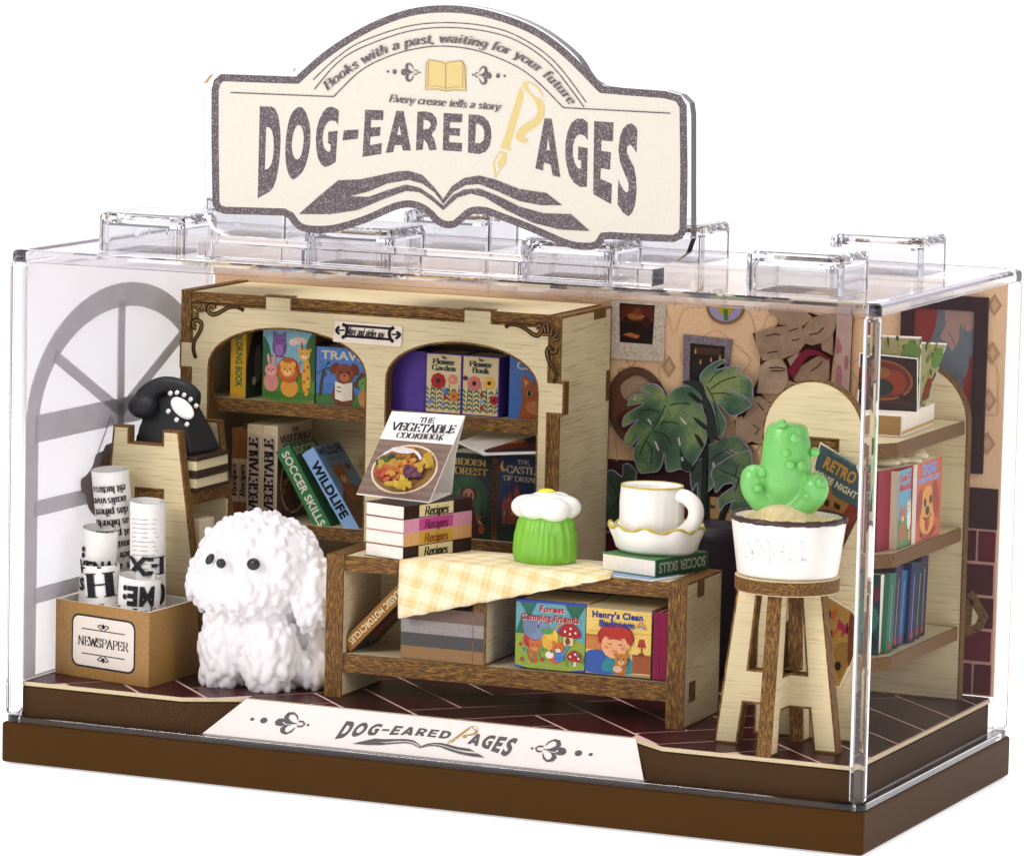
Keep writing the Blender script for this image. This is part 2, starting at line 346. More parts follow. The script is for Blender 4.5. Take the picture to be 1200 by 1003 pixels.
class Pr:
    """flat print: coloured shapes stacked a hair apart on a surface frame fr(u,v,h)"""
    def __init__(s, fr, dh=.0014, flip=False, sub=0, h0=.002):
        s.fr = fr; s.dh = dh; s.V = []; s.F = []; s.C = []; s.L = []; s.flip = flip; s.sub = sub; s.h0 = h0
    def lay(s, pts):
        x0 = min(p[0] for p in pts); x1 = max(p[0] for p in pts); y0 = min(p[1] for p in pts); y1 = max(p[1] for p in pts); k = 0
        for (a, b, c, d, l) in s.L:
            if a < x1 and b > x0 and c < y1 and d > y0: k = max(k, l+1)
        s.L.append((x0, x1, y0, y1, k)); return s.h0+k*s.dh
    def raw(s, pts, faces, col, h=None):
        if h is None: h = s.lay(pts)
        b = len(s.V); s.V += [(p[0], p[1], h) for p in pts]; c = lin(col)
        for f in faces: s.F.append([b+i for i in f]); s.C.append(c)
    def poly(s, pts, col, holes=(), sm=False, smh=None):
        if sm: pts = cat(pts, True, 5)
        if sm if smh is None else smh: holes = [cat(h, True, 5) for h in holes]
        lps = [list(pts)]+[list(h) for h in holes]; al = [p for l in lps for p in l]
        s.raw(al, tessellate_polygon([[Vector((p[0], p[1], 0)) for p in l] for l in lps]), col)
    def rect(s, x0, y0, x1, y1, col): s.poly([(x0, y0), (x1, y0), (x1, y1), (x0, y1)], col)
    def ell(s, x, y, rx, ry, col, a=0, n=18):
        ca, sa = math.cos(a), math.sin(a)
        s.poly([(x+rx*math.cos(t)*ca-ry*math.sin(t)*sa, y+rx*math.cos(t)*sa+ry*math.sin(t)*ca) for t in [2*math.pi*i/n for i in range(n)]], col)
    def line(s, pts, w, col, closed=False, sm=False, taper=False):
        if sm: pts = cat(pts, closed, 5)
        n = len(pts); L = []; R = []
        for i in range(n):
            a = pts[i-1] if (closed or i) else pts[i]; b = pts[(i+1) % n] if (closed or i < n-1) else pts[i]
            dx, dy = b[0]-a[0], b[1]-a[1]; l = math.hypot(dx, dy) or 1; ww = w/2*((1-.8*i/(n-1)) if taper else 1)
            L.append((pts[i][0]-dy/l*ww, pts[i][1]+dx/l*ww)); R.append((pts[i][0]+dy/l*ww, pts[i][1]-dx/l*ww))
        m = n if closed else n-1
        s.raw(L+R, [(i, (i+1) % n, n+(i+1) % n, n+i) for i in range(m)], col)
    def _place(s, pts, x, y, rot):
        fy = -1 if s.flip else 1; ca, sa = math.cos(rot), math.sin(rot); out = []
        for a, b in pts: out.append((x+a*ca-b*sa, y+(a*sa+b*ca)*fy))
        return out
    def sans(s, t, x, y, h, col, w=None, al='c', bold=.0, rot=0, it=0, mir=1):
        vs, fs = sans_mesh(t, bold); k = h/.70; xs = [v[0] for v in vs]; W = (max(xs)-min(xs))*k; sx = (w/W if w else 1)
        W *= sx; o = {'c': -W/2, 'l': 0, 'r': -W}[al]; m = min(xs)
        s.raw(s._place([(((v[0]-m)*k*sx+o+it*v[1]*k)*mir, v[1]*k) for v in vs], x, y, rot), fs, col)
    def serif(s, t, x, y, h, col, w=None, al='c', bold=1.0, rot=0, it=0, path=None, mir=1, sp=0, up=False):
        W = sum((GL[c][0] if c in GL else .32)+sp for c in t)*h; k = (w/W if w else 1)
        cx = {'c': -W*k/2, 'l': 0, 'r': -W*k}[al]
        if path:
            cum = [0]
            for i in range(len(path)-1): cum.append(cum[-1]+math.dist(path[i], path[i+1]))
            k = cum[-1]/W; cx = 0
        hb = s.h0+12*s.dh if path else None
        for c in t:
            if c in GL:
                if path:
                    m = cx+GL[c][0]*h*k/2; i = 0
                    while i < len(cum)-2 and cum[i+1] < m: i += 1
                    f = (m-cum[i])/(cum[i+1]-cum[i]); a, b = path[i], path[i+1]; px, py = a[0]+(b[0]-a[0])*f, a[1]+(b[1]-a[1])*f
                    fy = -1 if s.flip else 1; rr = math.atan2((b[1]-a[1])*fy, b[0]-a[0]); ox = -GL[c][0]*h*k/2
                else: px, py, rr, ox = x, y, rot, cx
                for j, st in enumerate(glyph_strips(c, bold)):
                    pts = [q[0] for q in st]+[q[1] for q in st]; n = len(st)
                    pts = [((p[0]*h*k+ox+it*p[1]*h)*mir, p[1]*h) for p in pts]
                    s.raw(s._place(pts, px, py, rr), [(i, i+1, n+i+1, n+i) for i in range(n-1)], col, None if hb is None else hb+j*s.dh)
                cx += (GL[c][0]+sp)*h*k
            else: cx += (.32+sp)*h*k
    def build(s, name, parent, mat=None, origin=None):
        V, F, C = s.V, s.F, s.C
        bm = bmesh.new(); vs = [bm.verts.new(v) for v in V]; lay = bm.faces.layers.int.new('ci'); pal = {}
        for f, c in zip(F, C):
            try: g = bm.faces.new([vs[i] for i in f])
            except ValueError: continue
            g[lay] = pal.setdefault(c, len(pal))
        if s.sub: bmesh.ops.subdivide_edges(bm, edges=bm.edges[:], cuts=s.sub, use_grid_fill=True)
        for v in bm.verts: v.co = s.fr(v.co.x, v.co.y, v.co.z)
        bm.normal_update()
        # turn faces outward
        me = bpy.data.meshes.new(name); ids = [g[lay] for g in bm.faces]; bm.to_mesh(me); bm.free()
        a = me.color_attributes.new('ink', 'FLOAT_COLOR', 'CORNER'); inv = {i: c for c, i in pal.items()}; buf = []
        for p, i in zip(me.polygons, ids): buf += list(inv[i])*p.loop_total
        a.data.foreach_set('color', buf)
        return link(name, me, mat or INK, parent, origin=origin)
def px(ax, val, sgn, x0=0, y0=0, s=1.0):     # frame whose (u,v) are photograph pixels of a zoomed patch, laid on the plane axis=val
    n = Vector([0, 0, 0]); n[ax] = sgn
    return lambda u, v, h: P(x0+u/s, y0+v/s, ax, val)+n*h
def rrect(x0, y0, x1, y1, r, n=5):
    o = []
    for cx, cy, a in ((x1-r, y1-r, 0), (x0+r, y1-r, 90), (x0+r, y0+r, 180), (x1-r, y0+r, 270)):
        for i in range(n+1): t = math.radians(a+90*i/n); o.append((cx+r*math.cos(t), cy+r*math.sin(t)))
    return o
# ------------------------------------------------------------------ surface and backdrop
mw = solid('white_sweep_glow', (.9, .9, .9), .9, .0, noise=0); _b = mw.node_tree.nodes['Principled BSDF']; _b.inputs['Emission Color'].default_value = (1, .99, 1, 1); _b.inputs['Emission Strength'].default_value = .55   # white sweep; emission added to whiten it and wash out the plinth's shadow
bm = bmesh.new(); prof = [(-60, 0), (48, 0)]+[(48+22*math.sin(math.radians(a)), 22-22*math.cos(math.radians(a))) for a in range(9, 91, 9)]+[(70, 90)]
r0 = [bm.verts.new((-110, y, z-.02)) for y, z in prof]; r1 = [bm.verts.new((90, y, z-.02)) for y, z in prof]
for i in range(len(prof)-1): bm.faces.new([r0[i], r1[i], r1[i+1], r0[i+1]])
o = from_bm('backdrop', bm, mw, smooth=True); o['kind'] = 'structure'
# ------------------------------------------------------------------ brown base
BR = solid('brown_plastic', (.060, .0265, .0068), .4, .03, noise=.06, nscale=3); BR2 = solid('brown_plastic_tray', (.060, .030, .012), .6, .02, noise=.08, nscale=4)
FZ = .895
base = thing('display_plinth', 'long brown plastic plinth with white shop name card under the clear case', 'display base', (0, 2.4, 0))
bm = bmesh.new(); bm_box(bm, (-5.02, -.02, .001), (5.02, 4.89, .452), None, .035, 3); from_bm('plinth_block', bm, BR, base)
bm = bmesh.new()
T = [(-4.86, .13), (-2.88, .13), (-2.25, .47), (2.25, .47), (2.73, .13), (4.86, .13), (4.86, 4.55), (4.78, 4.72), (-4.86, 4.72)]
tv = [bm.verts.new((x, y, .85)) for x, y in T]
bv = {i: bm.verts.new((T[i][0], T[i][1], .45)) for i in (0, 5, 6, 7, 8)}; bl = bm.verts.new((-2.6, .13, .45)); br_ = bm.verts.new((2.55, .13, .45))
bm.faces.new(tv); bm.faces.new([tv[0], tv[1], bl, bv[0]]); bm.faces.new([tv[1], tv[2], bl]); bm.faces.new([tv[2], tv[3], br_, bl]); bm.faces.new([tv[3], tv[4], br_]); bm.faces.new([tv[4], tv[5], bv[5], br_])
for a, b in ((5, 6), (6, 7), (7, 8), (8, 0)): bm.faces.new([tv[a], tv[b], bv[b], bv[a]])
bmesh.ops.recalc_face_normals(bm, faces=bm.faces[:]); bmesh.ops.bevel(bm, geom=[e for e in bm.edges if len(e.link_faces) == 2], offset=.018, segments=2, affect='EDGES')
from_bm('tray', bm, BR2, base)
# name card on the slope
A0 = Vector((-2.6, .118, .50)); A1 = Vector((2.55, .118, .50)); B0 = Vector((-2.22, .455, .868)); B1 = Vector((2.3, .455, .868))
pn = (A1-A0).cross(B0-A0).normalized(); up_ = (B0-A0)-(A1-A0).normalized()*(B0-A0).dot((A1-A0).normalized()); up_.normalize(); SL = (B0-A0).dot(up_)
def frC(u, v, h): return Vector((u, A0.y, A0.z))+up_*v+pn*h
card = slab('name_card', [(-2.6, 0.01), (2.55, 0.01), (2.32, SL), (-2.24, SL)], .03, lambda u, v, h: frC(u, v, h+.035), [solid('card_white', 'e9e2dc', .5, .3, noise=.03), CREAMP], base, burn=0)
# ------------------------------------------------------------------ the shop name, shared by the sign and the card
DK = '51464a'; GOLD = 'c9b377'
def Zm(x0, y0, s): return lambda L: [(x0+a/s, y0+b/s) for a, b in L]
ZA, ZB, ZC, ZD, ZE = Zm(290, 115, 8), Zm(410, 115, 6.667), Zm(570, 85, 7.717), Zm(620, 130, 7.164), Zm(340, 190, 3.158)
LOGO = [  # (outline, holes, smooth outline, smooth holes, colour)
 (ZA([(118, 78), (225, 82), (250, 92), (268, 112), (288, 160), (302, 230), (312, 330), (313, 420), (308, 520), (298, 620), (285, 700), (268, 780), (245, 838), (215, 875), (98, 942)]), [ZA([(178, 275), (205, 275), (232, 305), (246, 370), (249, 450), (243, 550), (226, 620), (200, 662), (165, 674)])], 0, 0, DK),
 (ZA([(484, 87), (540, 120), (583, 240), (593, 370), (575, 530), (525, 680), (440, 762), (390, 720), (362, 600), (358, 450), (375, 290), (415, 150)]), [ZA([(482, 254), (515, 290), (530, 370), (522, 460), (502, 545), (465, 578), (435, 545), (418, 470), (425, 370), (448, 290)])], 1, 1, DK),
 (ZA([(860, 120), (853, 255), (830, 222), (800, 212), (765, 220), (735, 255), (715, 310), (706, 390), (718, 460), (740, 495), (765, 508), (780, 490), (782, 435), (757, 425), (760, 318), (848, 308), (830, 600), (780, 632), (730, 650), (690, 620), (662, 560), (648, 480), (643, 380), (652, 290), (675, 205), (710, 135), (745, 95), (785, 82), (830, 97)]), [], 0, 0, DK),
 (ZA([(905, 305), (1045, 296), (1038, 383), (893, 400)]), [], 0, 0, DK),
 (ZB([(122, 92), (266, 98), (262, 175), (170, 172), (165, 232), (243, 227), (238, 295), (162, 305), (160, 370), (253, 352), (247, 438), (100, 462)]), [], 0, 0, DK),
 (ZB([(365, 100), (422, 103), (480, 410), (418, 413), (405, 368), (352, 370), (340, 425), (282, 430)]), [ZB([(388, 212), (402, 290), (372, 290)])], 0, 0, DK),
 (ZB([(530, 108), (600, 106), (645, 120), (675, 152), (684, 200), (670, 250), (640, 285), (660, 320), (682, 405), (622, 410), (604, 352), (580, 325), (572, 405), (518, 410)]), [ZB([(578, 172), (610, 176), (630, 192), (634, 218), (618, 240), (575, 245)])], 0, 0, DK),
 (ZB([(735, 118), (883, 126), (878, 193), (786, 190), (782, 233), (865, 238), (860, 298), (780, 292), (778, 345), (880, 352), (876, 420), (728, 410)]), [], 0, 0, DK),
 (ZB([(930, 130), (1005, 132), (1050, 148), (1085, 185), (1104, 240), (1108, 310), (1095, 375), (1065, 420), (1010, 440), (924, 428)]), [ZB([(988, 200), (1025, 212), (1048, 245), (1053, 290), (1045, 335), (1015, 356), (980, 350)])], 0, 0, DK),
 (ZC([(308, 128), (328, 155), (340, 195), (338, 240), (215, 665), (228, 712), (190, 702), (128, 682), (165, 580)]), [], 0, 0, GOLD),
 (ZC([(125, 708), (187, 728), (182, 815), (80, 962), (62, 822)]), [ZC([(75, 822), (122, 735), (150, 742), (100, 820), (112, 870), (165, 830), (92, 920)])], 0, 0, GOLD),
 (ZC([(325, 110), (350, 85), (400, 88), (460, 120), (505, 180), (515, 245), (500, 195), (450, 135), (405, 102), (378, 105), (385, 150), (430, 208), (490, 240), (522, 290), (528, 360), (505, 440), (440, 500), (370, 545), (345, 590), (380, 605), (370, 630), (330, 640), (280, 610), (272, 570), (300, 510), (360, 460), (430, 420), (465, 360), (455, 290), (410, 220), (345, 150)]), [], 1, 0, GOLD),
 (ZD([(133, 64), (192, 68), (265, 560), (200, 542), (185, 452), (130, 435), (118, 502), (55, 485)]), [ZD([(163, 215), (180, 335), (148, 330)])], 0, 0, DK),
 (ZD([(495, 100), (495, 250), (470, 215), (440, 198), (410, 205), (385, 240), (370, 300), (370, 370), (385, 440), (410, 480), (438, 490), (438, 418), (412, 412), (415, 300), (495, 315), (488, 640), (430, 640), (380, 605), (340, 545), (318, 460), (306, 370), (308, 270), (325, 175), (360, 100), (405, 66), (455, 68)]), [], 0, 0, DK),
 (ZD([(548, 88), (712, 98), (706, 258), (610, 250), (608, 335), (690, 350), (682, 495), (605, 482), (600, 570), (698, 615), (692, 785), (540, 700)]), [], 0, 0, DK),
 (ZD([(912, 165), (905, 355), (880, 315), (852, 285), (828, 300), (822, 345), (845, 400), (882, 470), (900, 560), (905, 680), (892, 790), (868, 855), (835, 888), (790, 855), (745, 785), (750, 580), (780, 640), (815, 688), (836, 675), (838, 610), (800, 520), (765, 430), (752, 330), (765, 220), (790, 150), (825, 115), (862, 106), (895, 130)]), [], 0, 0, DK),
 (ZE([(35, 192), (110, 125), (180, 68), (260, 65), (340, 48), (400, 35), (440, 33), (490, 48), (535, 95), (568, 138), (600, 90), (645, 60), (700, 50), (760, 65), (850, 100), (950, 115), (1008, 160), (930, 160), (850, 145), (760, 105), (700, 82), (650, 86), (605, 112), (568, 155), (535, 112), (490, 80), (440, 66), (360, 80), (290, 110), (220, 127)]), [], 0, 0, DK),
 (ZE([(220, 127), (290, 130), (360, 105), (430, 84), (480, 95), (525, 125), (568, 162), (605, 122), (645, 102), (700, 98), (780, 130), (850, 165), (940, 190), (1040, 193), (1110, 255), (1000, 250), (900, 225), (800, 178), (720, 130), (670, 117), (620, 132), (568, 178), (525, 142), (480, 112), (430, 107), (350, 136), (250, 178), (150, 193), (35, 192.5)]), [], 0, 0, DK)]
def fleur(pr, m, col, sgn=1):
    """scroll ornament with two dots; m maps unit coordinates, x towards the dots"""
    q = lambda L: [m(sgn*a, b) for a, b in L]
    pr.poly(q([(-.45, .3), (-.3, .62), (.05, .85), (.45, .78), (.62, .45), (.45, .1), (.1, -.02), (-.45, -.0), (.0, .14), (.28, .36), (.24, .6), (0, .68), (-.22, .52), (-.38, .28)][::-1]), col, sm=False)
    pr.poly(q([(-.45, -.3), (-.3, -.66), (.05, -.88), (.45, -.78), (.6, -.48), (.4, -.16), (-.1, -.12), (-.2, -.1), (.1, -.2), (.24, -.4), (.2, -.62), (0, -.7), (-.22, -.52), (-.38, -.28)]), col)
    pr.poly(q([(.35, .12), (.6, .3), (.95, .25), (1.12, -.02), (.98, -.26), (.6, -.3), (.35, -.14), (.6, -.02)]), col)
    pr.poly(q([(-.55, .02), (.1, .1), (.42, .06), (.42, -.06), (.1, -.1)]), col)
    pr.line(q([(-.5, .2), (-.8, .2), (-.98, .02), (-.82, -.17), (-.5, -.18)]), abs(m(.1, 0)[0]-m(0, 0)[0])*1.2 or .01, col)
    e = lambda x, y, r: pr.poly(q([(x+r*math.cos(t), y+r*.9*math.sin(t)) for t in [math.pi*k/7 for k in range(14)]]), col)
    e(-1.22, 0, .1); e(1.9, 0, .25); e(2.72, 0, .14)
# ------------------------------------------------------------------ clear cover
cov = thing('display_case', 'clear acrylic case with eight square studs on its roof, over the miniature bookshop', 'display case', (0, 2.4, .46))
SH = sheet('acrylic_panel', gl=.28); SS = sheet('acrylic_side', gl=.12); SR = sheet('acrylic_roof', gl=.9); GS = glass(); GE = glass('acrylic_edge', (.945, .938, .95, 1), .03, 1.45)
t_ = .12
def clear(nm, lo, hi, lab=None):
    o = box(nm, lo, hi, {'roof_panel': SR, 'side_panel': SS}.get(nm, SH), cov, bev=0)
    if lab: o['label'] = lab
    return o
clear('front_panel', (-4.83, .012, .52), (4.83, .1, 5.53)); clear('side_panel', (4.89, .17, .52), (4.985, 4.70, 5.53)); clear('side_panel', (-4.985, .17, .52), (-4.89, 4.70, 5.53))
clear('roof_panel', (-4.87, .13, 5.55), (4.87, 4.74, 5.645))
for x, y in ((-4.915, .085), (4.915, .085), (4.915, 4.785), (-4.915, 4.785)):
    bm = bmesh.new(); bm_box(bm, (x-.082*1, y-.082, .532), (x+.082, y+.082, 5.526), None, .05, 3); from_bm('corner_post', bm, GE, cov, smooth=False)
def loops_mesh(bm, prof, close=False, cap=(0, 0)):
    """prof: list of (loop of (x,y), z); consecutive loops are bridged"""
    R_ = [[bm.verts.new((x, y, z)) for x, y in L] for L, z in prof]; n = len(R_[0]); m = len(R_)
    for k in range(m if close else m-1):
        for i in range(n): bm.faces.new([R_[k][i], R_[k][(i+1) % n], R_[(k+1) % m][(i+1) % n], R_[(k+1) % m][i]])
    if cap[0]: bm.faces.new(R_[0])
    if cap[1]: bm.faces.new(R_[-1])
def ring(name, z0, z1, w=.125, b=.04):
    q = lambda d, r: rrect(-5+d, d, 5-d, 4.87-d, r, 5); bm = bmesh.new()
    loops_mesh(bm, [(q(0, .12), z0), (q(0, .12), z1-b), (q(b*.3, .11), z1-b*.3), (q(b, .09), z1), (q(w, .03), z1), (q(w, .03), z0)], True); from_bm(name, bm, GE, cov)
ring('top_rim', 5.53, 5.66, .15, .05); ring('bottom_rim', .458, .528, .13, .012)
def stud_mesh():
    w = .53; q = lambda d, r: rrect(-w+d, -w+d, w-d, w-d, r, 6); bm = bmesh.new(); H = .42
    loops_mesh(bm, [(q(0, .17), 0), (q(0, .17), H-.07), (q(.012, .165), H-.03), (q(.035, .15), H-.01), (q(.08, .12), H)], cap=(1, 1)); bmesh.ops.recalc_face_normals(bm, faces=bm.faces[:])
    b2 = bmesh.new(); loops_mesh(b2, [(q(.085, .10), .0), (q(.085, .10), H-.14), (q(.11, .08), H-.115)], cap=(1, 1)); bmesh.ops.recalc_face_normals(b2, faces=b2.faces[:]); bmesh.ops.reverse_faces(b2, faces=b2.faces[:])
    me = bpy.data.meshes.new('x'); b2.to_mesh(me); bm.from_mesh(me); b2.free(); bpy.data.meshes.remove(me)
    me = bpy.data.meshes.new('stud'); bm.to_mesh(me); bm.free(); me.materials.append(GS)
    return me
sm_ = stud_mesh()
for y in (1.08, 3.62):
    for x in (-3.72, -1.2, 1.32, 3.84):
        o = bpy.data.objects.new('stud', sm_); COL.objects.link(o); o.parent = cov; o.location = (x, y-2.4, 5.652-.46)
# ------------------------------------------------------------------ the sign on the roof
SY = .42
sign = thing('shop_sign', 'clear acrylic shop sign reading dog-eared pages, standing on the roof of the case', 'sign', (-.5, SY, 5.67))
OUT = [(262, 277), (247, 268), (238, 250), (236, 180), (235, 112), (238, 98), (246, 88), (258, 83), (340, 85), (360, 65), (395, 38), (435, 17), (475, 6), (515, 3), (555, 7), (600, 19), (640, 38), (675, 66), (704, 100), (780, 106), (798, 111), (808, 121), (810, 135), (810, 200), (810, 280), (804, 297), (790, 307), (775, 311), (500, 293)]
def toW(L, y): return [(lambda q: (q.x, q.z))(P(u, v, 1, y)) for u, v in L]
slab('sign_plate', toW(OUT[:10]+cat(OUT[9:20], n=4)[1:]+OUT[20:], SY)[::-1], .15, frXZ(SY), [GS, GS], sign, burn=0)
BO = [(249, 240), (248, 170), (248, 105), (251, 94), (259, 87), (300, 88.5), (345.5, 90), (347, 90), (348.5, 88.6), (375, 65), (405, 44), (440, 25), (480, 11), (520, 6.6), (560, 10), (600, 21), (635, 37), (668, 62), (705.5, 99.7), (707, 101), (709, 101.2), (740, 104), (780, 107), (798, 112), (805, 124), (806, 200), (805, 270), (801, 279), (790, 284), (740, 282), (715, 280.5), (709, 281), (704, 289), (692, 293), (665, 290), (620, 271), (579, 255), (566, 251), (553, 252), (543, 260), (533, 267), (520, 267), (509, 261), (499, 251), (484, 244), (465, 246), (430, 261), (393, 272), (364, 273), (348, 268), (338, 256), (332, 253), (300, 252), (263, 251), (254, 248)]
_bv = bpy.data.objects['sign_plate'].modifiers.new('edge', 'BEVEL'); _bv.width = .028; _bv.segments = 2; _bv.limit_method = 'ANGLE'; _bv.angle_limit = 1.2
s = Pr(px(1, SY, 0), flip=True); s.fr = lambda u, v, h: P(u, v, 1, SY)-Vector((0, h, 0)); s.h0 = .004
i0, i1 = BO.index((348.5, 88.6)), BO.index((705.5, 99.7)); i2, i3 = BO.index((704, 289)), BO.index((344, 263)) if (344, 263) in BO else BO.index((338, 256)); BO = BO[:i0]+cat(BO[i0:i1+1], n=4)+BO[i1+1:i2]+cat(BO[i2:i3+1], n=4)+BO[i3+1:]; s.poly(BO, DK); BI = inset(BO, 8.6); s.poly(BI, 'cec7bb')
for L in LOGO:
    s.poly(L[0], L[4], L[1], sm=bool(L[2]), smh=bool(L[3]))
Z5 = Zm(370, 15, 3.75)
s.line(Z5([(-10, 296), (90, 202), (200, 130), (400, 62), (580, 45), (760, 62), (900, 110), (1050, 215), (1190, 395)]), 1.3, DK, sm=True)
s.line(Z5([(-5, 338), (90, 228), (195, 158), (400, 85), (580, 66), (760, 85), (900, 132), (1040, 235), (1180, 415)]), 1.3, DK, sm=True)
s.line(Z5([(80, 370), (200, 255), (330, 190), (450, 158), (560, 148), (700, 165), (850, 220), (960, 290), (1090, 418)]), 1.3, DK, sm=True)
s.line([(270.6, 108.7), (391.5, 113.6)], 1.3, DK); s.line([(660.7, 126.5), (786, 133)], 1.3, DK)
pth = cat([(384, 107), (407, 88), (432, 72.5), (460, 60), (495, 52), (530, 50.5), (565, 55.5), (600, 66), (630, 84), (652, 104), (668, 123)], n=6)
s.serif('Books with a past, waiting for your future', 0, 0, 10.5, DK, path=pth, it=.25, bold=1.1)
s.serif('Every crease tells a story', 521, 124.5, 8.8, DK, w=131, it=.25, bold=1.1, rot=-.075)
s.poly([(500.5, 75), (503, 70.5), (518, 73), (523, 73), (540, 71.5), (545, 76), (547, 80), (546, 107), (535, 105.5), (523, 106.5), (512, 104.5), (499, 105.5)], GOLD)
s.line([(500, 75), (503, 70.5), (518, 73), (523, 76), (528, 73), (542, 71.5), (545, 77), (546.5, 107), (535, 105.5), (523, 107), (512, 104.5), (499.5, 105.5), (500, 75)], .8, '8d7a4e'); s.line([(523, 76), (523, 105)], .8, '8d7a4e')
s.line([(503, 72), (502, 102), (513, 101), (523, 104), (533, 102), (543, 103), (543, 74)], .6, 'a08b58')
fleur(s, lambda a, b: (481-a*9.5, 85-b*13-a*.3), DK); fleur(s, lambda a, b: (566+a*9.5, 88.5-b*13+a*.3), DK)
s.build('sign_print', sign, SIGNINK)
# clear foot of the sign
b0 = P(278, 305, 2, 5.662); 
box('foot_bar', (-2.86, .30, 5.662), (2.42, .64, 5.842), GS, sign, bev=.012)
# name on the card: same artwork in the plane of the slope
s = Pr(None, flip=False, h0=.037)
s.fr = frC
W = lambda L: [((q[0]+.46)*.462-.22+(q[1]-6.8)*.06, (q[1]-5.97)*.245+.02) for q in toW(L, SY)]
for L in LOGO:
    o_ = cat(L[0], True, 4) if L[2] else L[0]; h_ = [cat(h, True, 4) if L[3] else h for h in L[1]]
    s.poly(W(o_), '5a5658' if L[4] == DK else 'b08f52', [W(h) for h in h_])
fleur(s, lambda a, b: (-1.62-a*.17, .25+b*.17), '5a5658'); fleur(s, lambda a, b: (1.42+a*.17, .25+b*.17), '5a5658')
s.build('card_print', base, inkmat('printed_card', .5, .08, gs=90))
# ------------------------------------------------------------------ floor card with herringbone tiles
fl = slab('floor', [(x*1.0, y) for x, y in [(-4.86, .13), (-2.88, .13), (-2.25, .48), (2.25, .48), (2.73, .13), (4.86, .13), (4.86, 4.6), (4.74, 4.7), (-4.86, 4.7)]], .04, frXY(.89), [solid('floor_joint', 'ecc6bc', .5), solid('card_edge', 'cbbd95', .8, noise=.2, nscale=60)], burn=0)
fl['kind'] = 'structure'
TM = [solid('tile_%s' % k, c, .28, .09, noise=.3, nscale=2.5) for k, c in (('oxblood', '431619'), ('umber', '361a17'), ('plum', '3d151a'))]
FP = [(-4.83, .16), (-2.88, .16), (-2.25, .5), (2.25, .5), (2.73, .16), (4.83, .16), (4.83, 4.66), (-4.83, 4.66)]
def clip(poly, cl):
    for i in range(len(cl)):
        a, b = cl[i], cl[(i+1) % len(cl)]; out = []
        side = lambda p: (b[0]-a[0])*(p[1]-a[1])-(b[1]-a[1])*(p[0]-a[0])
        for j in range(len(poly)):
            p, q = poly[j-1], poly[j]; sp, sq = side(p), side(q)
            if sp*sq < 0: t = sp/(sp-sq); out.append((p[0]+(q[0]-p[0])*t, p[1]+(q[1]-p[1])*t))
            if sq >= 0: out.append(q)
        poly = out
        if len(poly) < 3: return []
    return poly
def prism(name, poly, z0, z1, mat, parent, fr=None):
    bm = bmesh.new(); a = [bm.verts.new((x, y, z1)) for x, y in poly]; b = [bm.verts.new((x, y, z0)) for x, y in poly]; n = len(poly)
    bm.faces.new(a); bm.faces.new(b[::-1])
    for i in range(n): bm.faces.new([a[i], b[i], b[(i+1) % n], a[(i+1) % n]])
    if fr:
        for v in bm.verts: v.co = fr(*v.co)
    return from_bm(name, bm, mat, parent)
tw, tl = .62, 1.86; c45 = math.cos(math.pi/4)
regs = [[(-4.83, .16), (-2.88, .16), (-2.25, .5), (-2.25, 4.66), (-4.83, 4.66)], [(-2.25, .5), (2.25, .5), (2.25, 4.66), (-2.25, 4.66)], [(2.25, .5), (2.73, .16), (4.83, .16), (4.83, 4.66), (2.25, 4.66)]]
for a in range(-16, 17):
    for b in range(-6, 7):
        for k in (0, 1):
            # herringbone: each row of bricks steps by one width
            ox, oy = a*tw+b*tl, a*tw-b*tl
            r = (ox, oy, ox+tl, oy+tw) if k == 0 else (ox, oy+tw, ox+tw, oy+tw+tl)
            g = .02; q = [(r[0]+g, r[1]+g), (r[2]-g, r[1]+g), (r[2]-g, r[3]-g), (r[0]+g, r[3]-g)]
            q = [((x-y)*c45, (x+y)*c45+2) for x, y in q]
            cx = sum(p[0] for p in q)/4; cy_ = sum(p[1] for p in q)/4
            if abs(cx) > 6.5 or not -1.5 < cy_ < 6: continue
            best = []
            for R_ in regs:
                c = clip(q, R_)
                if len(c) > 2 and abs(area2(c)) > .02: best.append(c)
            for c in best:
                prism('floor_tile', c, .8902, .8955, random.choice(TM), fl)
# ------------------------------------------------------------------ walls
WY = 4.70
def quadpix(L, y=WY, x0=0, y0=0, s=1.0): return [(lambda q: (q.x, q.z))(P(x0+a/s, y0+b/s, 1, y)) for a, b in L]
wall = slab('back_wall', [(-4.86, .9), (4.86, .9), (4.86, 5.5), (-4.86, 5.5)], .05, frXZ(WY), [solid('wall_card', 'efc79c', .75, .2, noise=.1, nscale=30), CREAMP], None, burn=0); wall['kind'] = 'structure'
# wallpaper print: lattice ornaments
s = Pr(frXZ(WY)); WD = 'b8906c'; WL = 'd2a983'
s.rect(-4.84, .92, 4.84, 3.22, '3c1a20')
for i in range(-1, 6):
    cx = .95+i*1.02
    if cx > 4.7: break
    for z in (5.33, 4.35, 3.5):
        off = .51 if z == 4.35 else 0
        x = cx+off
        if not -.2 < x < 4.75: continue
        if 1.9 < x < 3.9 and z > 4.8 : pass
        L = [(x, z-.62), (x+.12, z-.34), (x+.36, z-.3), (x+.34, z-.05), (x+.42, z+.12), (x+.2, z+.3), (x, z+.42), (x-.2, z+.3), (x-.42, z+.12), (x-.34, z-.05), (x-.36, z-.3), (x-.12, z-.34)]
        L = [(min(max(a, -4.8), 4.8), min(b, 5.46)) for a, b in L]
        s.line(L, .012, WL, closed=True, sm=True)
        for dx, dz, r in ((0, 0, .07), (-.12, -.12, .05), (.12, -.12, .05), (0, -.26, .05), (0, .14, .05)):
            if z+dz+r < 5.47: s.line([(x+dx, z+dz+r), (x+dx+r*.8, z+dz), (x+dx, z+dz-r), (x+dx-r*.8, z+dz)], .014, WD, closed=True)
